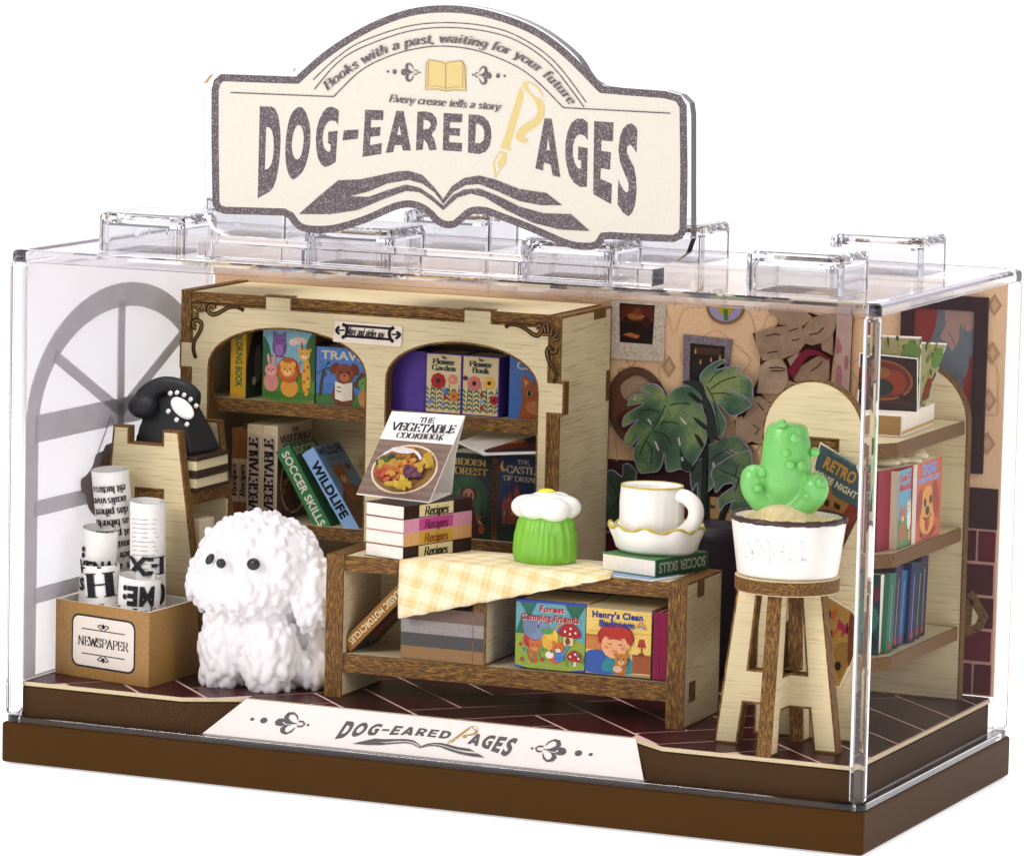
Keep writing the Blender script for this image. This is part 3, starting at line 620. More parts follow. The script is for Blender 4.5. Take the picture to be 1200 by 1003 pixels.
for x, z in ((.9, 4.32), (2.1, 5.25), (4.72, 5.25), (4.72, 4.72), (4.7, 4.2), (4.7, 3.72), (3.9, 5.3), (1.5, 3.6), (4.35, 5.42), (2.65, 4.3)):
    s.poly([(x, min(z+.13, 5.48)), (x+.09, z), (x, z-.13), (x-.09, z)], WD); s.poly([(x, z+.07), (x+.045, z), (x, z-.07), (x-.045, z)], WL)
s.build('wallpaper_print', wall, inkmat('printed_wallpaper', .75, .14, gs=55))
# wainscot cap and burgundy bricks
box('wainscot_rail', (-4.84, WY-.03, 2.77), (4.84, WY-.001, 3.2), solid('rail_brown', '3a181e', .6, .12, noise=.2, nscale=9), wall, bev=.008)
bx_, row = .93, 0; BM = [solid('brick_%s' % k, c, .6, .12, noise=.25, nscale=14) for k, c in (('wine', '560c1c'), ('burgundy', '640f20'), ('maroon', '4a0a18'))]
box('mortar_sheet', (-4.84, WY-.012, .9), (4.84, WY-.002, 2.765), solid('mortar_pink', 'd2a292', .7, .2), wall, bev=0)
z = 2.75
while z > .92:
    z0 = max(z-.355, .91); x = 4.83+(.0 if row % 2 else .72)
    while x > (.05 if True else 0):
        a, b = max(x-bx_+.018, .02), min(x-.012, 4.83)
        if b-a > .05: box('brick', (a, WY-.03, z0+.012), (b, WY-.006, z-.008), random.choice(BM), wall, bev=.004, seg=1)
        x -= bx_
    z -= .372; row += 1
# tall framed picture on the right of the back wall
pic = thing('framed_picture', 'tall dark maroon frame around peeling grey and red plaster, right of the back wall', 'picture', (4.2, WY, 4))
fo = quadpix([(1038, 365), (1100, 358), (1170, 357), (1166, 556), (1098, 556), (1038, 556)]); X0, X1, Z0, Z1 = 3.66, 4.66, 3.38, 5.33
slab('picture_frame', [(X0, Z0), (X1, Z0), (X1, Z1), (X0, Z1)], .05, frXZ(WY-.06), [solid('frame_maroon', '341319', .6, .12, noise=.25, nscale=7)]*2, pic, holes=[[(X0+.15, Z0+.16), (X1-.15, Z0+.16), (X1-.15, Z1-.16), (X0+.15, Z1-.16)]], burn=0)
s = Pr(frXZ(WY-.025)); s.rect(X0+.1, Z0+.1, X1-.1, Z1-.1, '6b7077')
s.poly([(3.8, 5.2), (4.08, 5.2), (4.06, 4.98), (4.0, 4.8), (3.8, 4.7)], '8a2f25')
s.poly([(4.18, 5.2), (4.45, 5.22), (4.5, 5.0), (4.4, 4.95), (4.34, 5.02), (4.33, 4.85), (4.26, 4.72), (4.2, 4.8), (4.12, 4.86), (4.17, 5.0)], 'a5837a', sm=True)
s.poly([(4.53, 4.7), (4.46, 4.66), (4.45, 4.5), (4.4, 4.4), (4.42, 4.1), (4.36, 4.05), (4.38, 3.9), (4.53, 3.9)], '8c3024')
s.poly([(4.3, 4.0), (4.36, 3.9), (4.53, 3.9), (4.53, 3.5), (3.8, 3.5), (3.8, 3.7), (4.1, 3.8)], '7d6468')
s.poly([(4.0, 3.66), (4.3, 3.62), (4.53, 3.7), (4.53, 3.5), (4.0, 3.5)], '7a2a25')
for k in range(14):
    x, z = random.uniform(3.85, 4.5), random.uniform(3.6, 5.1); s.line([(x, z), (x+random.uniform(-.08, .08), z-.07), (x+random.uniform(-.12, .12), z-.15)], .008, '4c4a50')
s.build('painting', pic, INK)
# small framed pictures (left part of the wallpaper)
def mini_pic(label, L, inner, fcol, art):
    q = quadpix(L, WY-.03); t = thing('framed_picture', label, 'picture', (q[0][0], WY, q[0][1])); iq = quadpix(inner, WY-.03)
    slab('picture_frame', q, .03, frXZ(WY-.04), [fcol]*2, t, holes=[iq], burn=0)
    s = Pr(frXZ(WY-.02)); s.poly(inset(iq, -.03), '1d0d0b'); art(s, iq); s.build('painting', t, INKG)
fgrey = solid('frame_lace_grey', 'd2c4b2', .7, .2, noise=.35, nscale=40, bump=.5, bscale=45); fviol = solid('frame_mauve', '8d8088', .7, .2, noise=.5, nscale=45, bump=.5, bscale=45)
def art1(s, q):
    x0, x1 = min(p[0] for p in q), max(p[0] for p in q); z0, z1 = min(p[1] for p in q), max(p[1] for p in q); W_, H = x1-x0, z1-z0
    s.rect(x0+.02, z0+H*.55, x1-.02, z1-.02, '5a2412'); s.ell(x0+W_*.45, z0+H*.68, W_*.25, H*.08, '9a5c30'); s.ell(x0+W_*.5, z0+H*.8, W_*.12, H*.1, '7d3b1c')
    s.poly([(x0+W_*.1, z0+H*.2), (x0+W_*.5, z0+H*.12), (x0+W_*.6, z0+H*.2), (x0+W_*.3, z0+H*.27)], 'b4683a'); s.ell(x0+W_*.2, z0+H*.58, W_*.08, H*.1, '2a0f0a'); s.ell(x0+W_*.75, z0+H*.55, W_*.12, H*.14, '3a160c')
def art2(s, q):
    x0, x1 = min(p[0] for p in q), max(p[0] for p in q); z0, z1 = min(p[1] for p in q), max(p[1] for p in q)
    s.rect(x0+.05, z1-.12, x1-.05, z1-.04, '4a2a14')
    for a, b in ((.15, .82), (.85, .72), (.3, .6), (.6, .66)): s.ell(x0+(x1-x0)*a, z0+(z1-z0)*b, .012, .03, 'd9903a', n=8)
mini_pic('small dark brown painting in a pale lace-like frame beside the top of the bookcase', [(716, 420), (778, 424), (780, 355), (716, 350)], [(726, 401), (765, 404), (768, 358), (726, 355)], fgrey, art1)
mini_pic('dark candle-lit painting in a speckled mauve frame behind the top monstera leaf', [(800, 462), (850, 466), (858, 398), (801, 392)], [(808, 455), (847, 458), (850, 406), (809, 402)], fviol, art2)
# oval mirror
t = thing('oval_mirror', 'oval brown framed mirror on the wallpaper behind the left monstera leaf', 'mirror', (.5, WY, 3.9))
ov = lambda cx, cy, rx, ry, n=30: quadpix([(cx+rx*math.cos(a)*1-ry*.1*math.sin(a), cy-ry*math.sin(a)) for a in [2*math.pi*i/n for i in range(n)]], WY-.03)
slab('mirror_frame', ov(748, 478, 36, 48), .03, frXZ(WY-.035), [solid('mirror_brown', '5b3826', .4, .4, noise=.3, nscale=10)]*2, t, holes=[ov(748, 479, 29, 40)], burn=0)
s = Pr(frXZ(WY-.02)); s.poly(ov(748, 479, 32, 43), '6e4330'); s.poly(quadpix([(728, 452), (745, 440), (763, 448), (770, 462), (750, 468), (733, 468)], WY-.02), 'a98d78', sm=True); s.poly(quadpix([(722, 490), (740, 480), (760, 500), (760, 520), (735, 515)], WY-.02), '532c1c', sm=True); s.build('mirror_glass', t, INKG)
# round violet ornament at the top
t = thing('flower_roundel', 'half-hidden lilac and yellow flower roundel at the top of the wallpaper', 'ornament', (2, WY, 5.3))
s = Pr(px(1, WY-.012, 0, 700, 330, 3.235), flip=True); s.fr = (lambda f: lambda u, v, h: f(u, v, 0)-Vector((0, h, 0)))(s.fr)
e_ = lambda cx, cy, rx, ry, n=24, a0=0, a1=180: [(cx+rx*math.cos(math.radians(a0+(a1-a0)*i/n)), cy+ry*math.sin(math.radians(a0+(a1-a0)*i/n))) for i in range(n+1)]
s.poly(e_(487, 92, 75, 72), '9c7a4e'); s.poly(e_(487, 94, 62, 58), 'a397bd'); s.poly([(455, 94), (520, 94), (495, 130), (470, 122)], 'b5a02f', sm=True); s.poly([(478, 105), (495, 105), (498, 148), (482, 148)], '4d7a3c')
s.line(e_(487, 92, 68, 65), 2.5, '6e5636'); s.build('roundel_print', t)
# exposed stones
stones = thing('stone_patch', 'patch of brown crazy-paved stones showing through the wallpaper behind the arched shelf', 'stone wall', (3, WY, 4.6))
SX = lambda L: [(700+a/3.235, 330+b/3.235) for a, b in L]; SX2 = lambda L: [(840+a/5.9, 350+b/5.9) for a, b in L]
pt = SX2([(350, 78), (425, 130), (415, 185), (380, 210), (245, 240), (270, 320), (298, 400), (295, 510), (270, 590), (200, 700), (120, 850), (140, 950), (200, 1010), (420, 1010), (760, 1010), (770, 800), (790, 500), (840, 115), (700, 115), (600, 88)])
slab('mortar_bed', quadpix(pt, WY-.02)[::-1], .02, frXZ(WY-.012), [solid('bed_dark', '4a2a20', .8, .1, noise=.3, nscale=20)]*2, stones, burn=0)
SM = [solid('stone_%d' % i, c, .8, .15, noise=.22, nscale=10, bump=.3, bscale=22) for i, c in enumerate(('b0937a', 'b89c84', 'a5886f'))]
for L in ([(360, 85), (600, 92), (650, 130), (600, 180), (440, 172), (420, 120)], [(275, 240), (400, 205), (580, 178), (600, 240), (605, 310), (560, 370), (460, 408), (325, 420), (285, 330)],
          [(610, 210), (650, 145), (720, 120), (830, 125), (815, 200), (790, 250), (720, 300), (660, 315), (615, 300)], [(730, 310), (800, 250), (795, 380), (735, 350)],
          [(305, 470), (360, 430), (450, 425), (480, 480), (490, 560), (480, 610), (440, 650), (290, 645), (300, 560)], [(500, 420), (560, 385), (600, 380), (570, 420), (520, 470)],
          [(640, 440), (700, 405), (770, 430), (770, 550), (690, 560), (650, 560), (560, 570), (540, 560), (590, 470)], [(250, 690), (300, 680), (380, 740), (360, 850), (300, 820), (230, 760)],
          [(225, 770), (330, 850), (335, 940), (300, 1000), (250, 980), (175, 860)], [(500, 575), (560, 590), (480, 620), (470, 640)], [(140, 830), (170, 820), (240, 980), (190, 1000), (140, 930)], [(320, 660), (430, 660), (400, 720), (350, 700)]):
    q = quadpix(SX2(L), WY-.04); q = q if area2(q) > 0 else q[::-1]; q = inset(q, -.012)
    slab('stone', q, .03, frXZ(WY-.045-random.uniform(0, .02)), [random.choice(SM)]*2, stones, burn=0)
s = Pr(frXZ(WY-.0668)); s.poly(quadpix(SX2([(485, 500), (520, 450), (580, 370), (630, 348), (700, 360), (790, 420), (760, 425), (690, 385), (630, 400), (590, 450), (530, 555)]), WY-.07), '7e1f33')
for L in ([(360, 480), (420, 475), (475, 485)], [(370, 500), (430, 500), (470, 497)], [(340, 260), (400, 245), (440, 250)], [(500, 225), (560, 205)], [(520, 290), (570, 280)], [(350, 375), (420, 365)], [(650, 500), (700, 470), (730, 430)], [(640, 250), (700, 240), (740, 200)], [(250, 870), (290, 900), (260, 940)], [(280, 720), (320, 770)]):
    s.line(quadpix(SX2(L), WY-.07), .014, '4a2c22')
s.build('stone_marks', stones)
# bare board strip beside the corner
t = thing('painted_board', 'narrow pale pink board with flaking paint standing behind the arched shelf', 'board', (3.9, WY, 4.9))
q = quadpix([(978, 465), (994, 465), (1000, 368), (981, 366)], WY-.06); slab('board', [(q[0][0], 3.4), (q[1][0], 3.4), (q[2][0], 5.5), (q[3][0], 5.5)], .04, frXZ(WY-.07), [solid('pink_board', 'c2a196', .7, .2, noise=.12, nscale=6), EDZ], t, burn=0)
s = Pr(frXZ(WY-.073))
for k in range(7):
    x = random.uniform(q[0][0]+.02, q[1][0]-.03); zz = random.uniform(4.3, 4.75); s.ell(x, zz, .025, random.uniform(.04, .14), 'ad7078', n=8)
s.build('flaking_paint', t)
# ------------------------------------------------------------------ monstera plant of printed board in front of the wall
mon = thing('monstera_plant', 'large potted monstera with split dark green leaves against the back wall', 'plant', (2, WY-.1, .9))
MZ = lambda L, x0=710, y0=400, sc=6.27: [(x0+a/sc, y0+b/sc) for a, b in L]
def leaf(L, dep, col, vein=None, marks=(), mid=None, extra=()):
    q = quadpix(cat(L, True, 4), WY-dep); 
    if area2(q) < 0: q = q[::-1]
    o = slab('leaf', q, .018, frXZ(WY-dep), [MATS[col], MATS['leaf_rim']], mon, burn=.010)
    s = Pr(frXZ(WY-dep-.0015))
    for lo, cc in extra: s.poly(quadpix(cat(lo, True, 4), WY-dep), cc)
    if mid: s.line(quadpix(cat(mid, n=5), WY-dep), .055, '6d8f54', taper=True)
    for v in (vein or []): s.line(quadpix(cat(v, n=5), WY-dep), .013, '16241c')
    for m_ in marks: s.line(quadpix(m_, WY-dep), .022, 'cfc4cc')
    if s.V: s.build('leaf_veins', o, inkmat('printed_leaf', .6, .2, gs=40))
    return o
def leafmat(name, a, b2, c2):
    m, t, b, N, L = nt(name); b.inputs['Roughness'].default_value = .6; tc = N('ShaderNodeTexCoord'); n = N('ShaderNodeTexNoise'); n.inputs['Scale'].default_value = 2.3; n.inputs['Detail'].default_value = 2; L(tc.outputs['Object'], n.inputs['Vector'])
    g = N('ShaderNodeTexNoise'); g.inputs['Scale'].default_value = 60; L(tc.outputs['Object'], g.inputs['Vector']); ad = N('ShaderNodeMath'); ad.operation = 'MULTIPLY_ADD'; L(g.outputs['Fac'], ad.inputs[0]); ad.inputs[1].default_value = .35; L(n.outputs['Fac'], ad.inputs[2])
    cr = N('ShaderNodeValToRGB'); e = cr.color_ramp.elements; e[0].position = .52; e[0].color = lin(a); e[1].position = .68; e[1].color = lin(b2); q = cr.color_ramp.elements.new(.82); q.color = lin(c2); L(ad.outputs[0], cr.inputs[0]); L(cr.outputs[0], b.inputs['Base Color']); MATS[name] = m
leafmat('leaf_green', '23402f', '47704a', '8a9a58'); leafmat('leaf_mid', '1f3a2c', '3a5c42', '6f8550'); leafmat('leaf_dark', '16261f', '2a4435', '3f5c44'); solid('leaf_black', '17211d', .6, .25, noise=.4, nscale=3)
solid('leaf_rim', '9a96a8', .6, .2)
# stems
def stem(L, w, dep):
    q = quadpix(cat(L, n=5), WY-dep); bm = bmesh.new(); tube(bm, [(a, WY-dep, b) for a, b in q], w/2, 8)
    from_bm('stem', bm, MATS['leaf_black'], mon, smooth=True)
stem([(826, 480), (827, 540), (826, 600), (830, 650)], .1, .07); stem([(820, 560), (812, 620), (832, 655)], .07, .06); stem([(858, 585), (846, 605), (843, 655)], .08, .06); stem([(812, 545), (817, 590)], .06, .06)
# pot with paper label behind
q = quadpix([(818, 645), (876, 650), (868, 762), (826, 760)], WY-.1); bm = bmesh.new(); cx = (q[0][0]+q[1][0])/2
lathe(bm, [(.20, .9), (.24, 2.2), (.33, 2.45), (.34, 2.62), (.3, 2.64), (.28, 2.5)], (cx+.04, WY-.36, 0), 24, .85); from_bm('pot', bm, solid('pot_dark', '261a24', .5, .3, noise=.3, nscale=5), mon, smooth=True)
leaf(MZ([(440, 405), (410, 350), (350, 310), (280, 325), (255, 370), (330, 378), (250, 385), (190, 395), (160, 450), (165, 475), (270, 455), (240, 480), (150, 530), (120, 590), (130, 630), (235, 575), (180, 630), (135, 700), (140, 760), (185, 775), (250, 705), (205, 800), (210, 880), (245, 965), (300, 968), (380, 955), (415, 900), (432, 820), (440, 940), (480, 960), (545, 940), (600, 960), (640, 915), (720, 780), (745, 690), (740, 570), (715, 500), (700, 400), (660, 350), (590, 325), (520, 340), (460, 385)]), .13, 'leaf_green',
     vein=[MZ(l) for l in ([(435, 470), (380, 600), (300, 720), (250, 830)], [(470, 470), (540, 455), (620, 460)], [(400, 600), (470, 590), (540, 610)], [(350, 660), (440, 690), (480, 760)], [(300, 730), (340, 800), (330, 900)], [(400, 520), (330, 500), (260, 510)], [(370, 600), (300, 600)])],
     marks=[MZ(l) for l in ([(310, 570), (335, 605)], [(548, 560), (590, 608)], [(362, 735), (390, 800)], [(535, 705), (545, 765)], [(205, 430), (222, 412)], [(560, 850), (566, 880)])], mid=MZ([(452, 400), (450, 480), (410, 570), (345, 660), (300, 730)]),
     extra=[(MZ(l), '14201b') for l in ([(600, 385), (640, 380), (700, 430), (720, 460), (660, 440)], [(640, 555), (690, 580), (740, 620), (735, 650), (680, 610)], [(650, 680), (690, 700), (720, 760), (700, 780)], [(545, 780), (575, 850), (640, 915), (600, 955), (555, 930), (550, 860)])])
leaf(MZ([(690, 250), (740, 190), (800, 150), (860, 130), (875, 150), (800, 205), (940, 178), (980, 200), (970, 215), (1060, 280), (1080, 340), (1080, 420), (1060, 430), (870, 330), (1010, 410), (1075, 460), (1010, 520), (925, 550), (870, 510), (810, 450), (870, 560), (885, 620), (840, 710), (800, 620), (790, 500), (740, 400), (700, 320)]), .16, 'leaf_green',
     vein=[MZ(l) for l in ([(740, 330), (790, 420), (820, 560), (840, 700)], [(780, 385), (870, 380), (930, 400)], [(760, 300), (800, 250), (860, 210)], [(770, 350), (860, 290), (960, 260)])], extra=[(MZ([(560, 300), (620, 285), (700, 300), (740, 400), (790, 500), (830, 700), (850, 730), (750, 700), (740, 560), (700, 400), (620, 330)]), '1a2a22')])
leaf(MZ([(640, 900), (720, 780), (830, 730), (930, 690), (1000, 720), (1060, 800), (1060, 860), (870, 790), (980, 860), (1050, 900), (1000, 960), (900, 880), (780, 1080), (720, 1100), (640, 1000)]), .09, 'leaf_mid', vein=[MZ([(640, 960), (780, 860), (900, 790)])], marks=[MZ([(790, 890), (800, 960), (850, 965)])])
LZ = lambda L: [(700+a/5.572, 540+b/5.572) for a, b in L]
leaf(LZ([(745, 60), (850, -20), (950, -60), (1010, -30), (1010, 330), (880, 330), (875, 270), (905, 255), (830, 290), (800, 330), (790, 240), (890, 160), (830, 155), (775, 210), (760, 150)]), .11, 'leaf_mid', vein=[LZ([(800, 60), (900, 100), (1000, 150)]), LZ([(900, 100), (920, 20)]), LZ([(930, 110), (900, 200)])])
leaf(LZ([(60, 100), (100, 60), (160, 100), (165, 30), (210, 20), (260, 80), (262, 150), (430, 130), (440, 165), (300, 240), (200, 300), (180, 330), (60, 430)]), .08, 'leaf_dark', vein=[LZ([(80, 340), (140, 250), (220, 170)]), LZ([(80, 120), (130, 220), (130, 300)])])
leaf(LZ([(610, 30), (700, -20), (720, 60), (700, 150), (690, 260), (655, 230), (650, 150), (620, 200), (605, 110)]), .1, 'leaf_dark')
s = Pr(px(1, WY-.05, 0, 700, 540, 5.572), flip=True); s.fr = (lambda f: lambda u, v, h: f(u, v, 0)-Vector((0, h, 0)))(s.fr)
poster = thing('paper_notice', 'torn tan paper notice with black letters behind the monstera stems', 'notice', (2.2, WY, 3))
s.poly([(715, 230), (900, 250), (915, 560), (800, 520), (690, 500)], 'b08a5a'); s.serif('the', 752, 308, 26, '231a18', bold=1.5); s.serif('ry', 780, 415, 55, '231a18', bold=1.5, w=100); s.serif('om', 815, 500, 55, '231a18', bold=1.5, w=100); s.build('notice_print', poster)
# ------------------------------------------------------------------ arched window on the left wall
win = thing('arched_window', 'grey arched window with spoked fanlight printed on the frosted left wall', 'window', (-4.86, 2.4, 1))
frL = lambda x: (lambda u, v, h: Vector((x+h, u, v)))
film = bpy.data.materials.new('frosted_film'); film.use_nodes = True; b_ = film.node_tree.nodes['Principled BSDF']; b_.inputs['Base Color'].default_value = (.84, .825, .85, 1); b_.inputs['Roughness'].default_value = .5; _t = film.node_tree; _tr = _t.nodes.new('ShaderNodeBsdfTransparent'); _m = _t.nodes.new('ShaderNodeMixShader'); _m.inputs[0].default_value = .36; _t.links.new(_tr.outputs[0], _m.inputs[1]); _t.links.new(b_.outputs[0], _m.inputs[2]); _t.links.new(_m.outputs[0], _t.nodes['Material Output'].inputs[0])
slab('window_film', [(.14, .9), (4.66, .9), (4.66, 5.5), (.14, 5.5)], .02, frL(-4.862), [film]*2, win, burn=0)
WB = solid('window_grey', (.52, .495, .525), .55, .2, noise=.08, nscale=4)
_t = WB.node_tree; _tr = _t.nodes.new('ShaderNodeBsdfTransparent'); _m = _t.nodes.new('ShaderNodeMixShader'); _m.inputs[0].default_value = .66; _t.links.new(_tr.outputs[0], _m.inputs[1]); _t.links.new(_t.nodes['Principled BSDF'].outputs[0], _m.inputs[2]); _t.links.new(_m.outputs[0], _t.nodes['Material Output'].inputs[0])
cy_, cz_ = 2.62, 3.58; R0, R1 = 2.32, 2.06; HZ = 1.28
# outline of the arch as an ellipse standing on a rectangle
yl, yr, zc, zt = .16, 4.54, 3.66, 5.12
qL = lambda u, v: (lambda q: (q.y, q.z))(P(u, v, 0, -4.85))
yc = (yl+yr)/2; ay = (yr-yl)/2; az = zt-zc
arc = lambda k, n=28: [(yc+(ay-k)*math.cos(math.pi*i/n), zc+(az-k*1.0)*math.sin(math.pi*i/n)) for i in range(n+1)]
fo = [(yl, .9)]+[(yr, .9)]+arc(0); fi = [(yl+.25, .92)]+[(yr-.25, .92)]+arc(.27)
slab('window_frame', fo, .015, frL(-4.84), [WB]*2, win, holes=[fi], burn=0)
def bar(a, b, w):
    d = (b[0]-a[0], b[1]-a[1]); l = math.hypot(*d); nx, ny = -d[1]/l*w/2, d[0]/l*w/2
    slab('muntin', [(a[0]+nx, a[1]+ny), (b[0]+nx, b[1]+ny), (b[0]-nx, b[1]-ny), (a[0]-nx, a[1]-ny)], .015, frL(-4.838), [WB]*2, win, burn=0)
bar((yl+.2, zc), (yr-.2, zc), .30); bar((yc, 1.0), (yc, zt-.2), .15)
for a in (38, 142): bar((yc, zc), (yc+(ay-.2)*math.cos(math.radians(a)), zc+(az-.2)*math.sin(math.radians(a))), .13)
zb1 = P(63, 591, 0, -4.85).z; zb2 = P(60, 693, 0, -4.85).z; bar((yl+.2, zb1), (yr-.2, zb1), .17); bar((yl+.2, zb2), (yr-.2, zb2), .17)
fw = quad = None
s = Pr(frL(-4.822)); g_ = lambda L: [qL(a, b) for a, b in L]
hang = thing('hanging_plant', 'grey and brown scalloped hanging plant printed on the window behind the newspaper rolls', 'plant', (-4.84, 2.4, 2.8))
lobes = [(150, 520), (124, 520), (118, 528), (110, 532), (106, 545), (99, 556), (92, 562), (93, 576), (98, 580), (100, 592), (106, 602), (112, 604), (125, 600), (150, 596)]
s.poly(g_(lobes), '857a7c', sm=True); s.poly(g_([(136, 530), (122, 532), (112, 545), (108, 560), (110, 585), (118, 595), (140, 590)]), '8f7060', sm=True)
s.line(g_([(112, 530), (127, 488)]), .02, '8b8288'); s.line(g_([(128, 490), (137, 515)]), .02, '8b8288')
s.build('plant_print', hang)
# ------------------------------------------------------------------ large wooden bookcase
T4 = Matrix.Translation
def Rz(a): return Matrix.Rotation(math.radians(a), 4, 'Z')
def Ry(a): return Matrix.Rotation(math.radians(a), 4, 'Y')
def Rx(a): return Matrix.Rotation(math.radians(a), 4, 'X')
bc = thing('bookcase', 'large plywood bookcase with two arches and burnt brown edges against the back wall', 'bookcase', (-2.15, 3.8, .9))
BY = 3.16
def archhole(x0, x1, z0, zs, zt, n=22):
    cx = (x0+x1)/2; a = (x1-x0)/2; return [(x0, z0), (x1, z0)]+[(cx+a*math.cos(math.pi*i/n), zs+(zt-zs)*math.sin(math.pi*i/n)**.9) for i in range(n+1)]
fo = [(-4.38, .9), (.08, .9), (.08, 3.88), (.27, 3.88), (.27, 4.25), (.08, 4.25), (.08, 4.86), (-.62, 4.86), (-.62, 5.0), (-.98, 5.0), (-.98, 4.86), (-3.1, 4.86), (-3.1, 5.0), (-3.45, 5.0), (-3.45, 4.86), (-4.37, 4.86), (-4.37, 4.42), (-4.52, 4.42), (-4.52, 4.1), (-4.38, 4.1)]
slab('front_panel', fo, .13, frXZ(BY), [PLX, EDX], bc, holes=[archhole(-4.14, -2.17, 1.35, 4.12, 4.62), archhole(-1.9, -.06, 1.35, 4.12, 4.60)])
def yz_board(name, y0, y1, z0, z1, xr, th, parent, holes=()):
    return slab(name, [(y0, z0), (y1, z0), (y1, z1), (y0, z1)], th, frYZ(xr), [PLY, EDZ], parent, holes=holes)
yz_board('side_panel', BY+.004, 4.62, .9, 4.975, .215, .13, bc); yz_board('side_panel', BY+.004, 4.62, .9, 5.0, -4.385, .125, bc)
def xy_board(name, pts, ztop, th, parent): return slab(name, pts, th, frXY(ztop), [PLX, EDX], parent)
xy_board('top_board', [(-4.38, BY+.01), (.08, BY+.01), (.08, 4.62), (-4.38, 4.62)], 4.985, .115, bc)
for zt in (3.77, 2.38): xy_board('shelf', [(-4.37, BY+.14), (.08, BY+.14), (.08, 4.5), (-4.37, 4.5)], zt, .15, bc)
yz_board('divider', BY+.14, 4.5, 2.38, 4.86, -1.97, .13, bc)
slab('back_panel', [(-4.37, .95), (.08, .95), (.08, 4.86), (-4.37, 4.86)], .06, frXZ(4.5), [PLX, EDX], bc, burn=0)
for y0, y1, z0, z1 in ((4.1, 4.45, 4.86, 4.98), (4.5, 4.62, 3.9, 4.25)): box('tenon', (.2, y0, z0), (.2185, y1, z1), EDZ, bc, bev=.002, seg=1)
# scroll ornaments burnt into the two upper corners
s = Pr(frXZ(BY), h0=.004)
def scroll(L, k=1):
    q = quadpix(L, BY); s.line(q, .05, '7a5a2c', sm=True, taper=False); a = inset(q+q[::-1], 0); 
    for d in (-.028, .028):
        o_ = []
        for i in range(len(q)):
            p, r = q[max(i-1, 0)], q[min(i+1, len(q)-1)]; dx, dy = r[0]-p[0], r[1]-p[1]; l = math.hypot(dx, dy) or 1; tp = 1-.7*i/(len(q)-1)
            o_.append((q[i][0]-dy/l*d*tp, q[i][1]+dx/l*d*tp))
        s.line(o_, .016, '20120a', sm=True)
CO = lambda L: [(220+a/11.15, 330+b/11.15) for a, b in L]
scroll(CO([(355, 365), (330, 320), (285, 320), (270, 370), (300, 420), (370, 425), (450, 385), (530, 340), (620, 328), (690, 350), (735, 382)]))
scroll(CO([(120, 600), (80, 590), (72, 540), (110, 505), (170, 530), (180, 590), (150, 670), (90, 770), (75, 870), (90, 950), (110, 1000)]))
for L in ([(150, 450), (60, 470)], [(145, 420), (50, 400)], [(150, 380), (85, 330), (110, 305)], [(195, 400), (170, 290)], [(225, 400), (235, 290)], [(170, 400), (120, 310)]): s.line(quadpix(CO(L), BY), .035, '20120a'); s.line(quadpix(CO(L), BY), .014, '8d6a3a')
RC = lambda L: [(430+a/3.235, 330+b/3.235) for a, b in L]
s.build('corner_scroll', bc); s = Pr(frXZ(BY), h0=.004)
scroll(RC([(640, 175), (655, 165), (662, 185), (650, 203), (630, 200), (610, 185), (580, 168), (545, 162), (525, 173)]))
scroll(RC([(715, 250), (716, 265), (700, 268), (692, 250), (683, 265), (690, 300), (712, 335), (718, 360), (708, 385)]))
for L in ([(670, 165), (678, 195)], [(685, 160), (690, 195)], [(705, 175), (698, 205)], [(725, 195), (705, 215)], [(732, 215), (708, 222)], [(665, 200), (690, 200)]): s.line(quadpix(RC(L), BY), .04, '20120a'); s.line(quadpix(RC(L), BY), .014, '8d6a3a')
s.build('corner_scroll', bc)
# little name plate
NP = lambda L: [(380+a/12, 370+b/12) for a, b in L]
q = quadpix(NP([(130, 365), (120, 350), (155, 70), (1080, 150), (1095, 175), (1080, 420), (1060, 440)]), BY-.02); q = q if area2(q) > 0 else q[::-1]
plate = slab('name_plate', q, .015, frXZ(BY-.02), [solid('plate_cream', 'e6d8c6', .6, .2, noise=.05)]*2, bc, burn=0)
s = Pr(frXZ(BY-.0205)); N_ = lambda L: quadpix(NP(L), BY-.02); K = '1d1822'
s.line(N_([(300, 135), (960, 185)]), .028, K); s.line(N_([(300, 285), (940, 335)]), .028, K)
s.line(N_([(255, 120), (310, 150), (320, 210), (300, 280), (245, 310)]), .04, K, sm=True); s.line(N_([(985, 165), (930, 200), (915, 260), (935, 330), (975, 370)]), .04, K, sm=True)
s.line(N_([(175, 205), (290, 205)]), .018, K); s.line(N_([(950, 262), (1065, 268)]), .018, K)
for L in ([(215, 150), (170, 205), (215, 260)], [(1015, 225), (1070, 268), (1005, 325)]): s.line(N_(L), .03, K, sm=True)
_q = quadpix([(428, 393)], BY-.02)[0]; s.serif('Mary and atelier gay', _q[0], _q[1]-.01, .085, K, w=.47, rot=-.035, bold=1.4, it=.2); s.build('plate_print', plate)
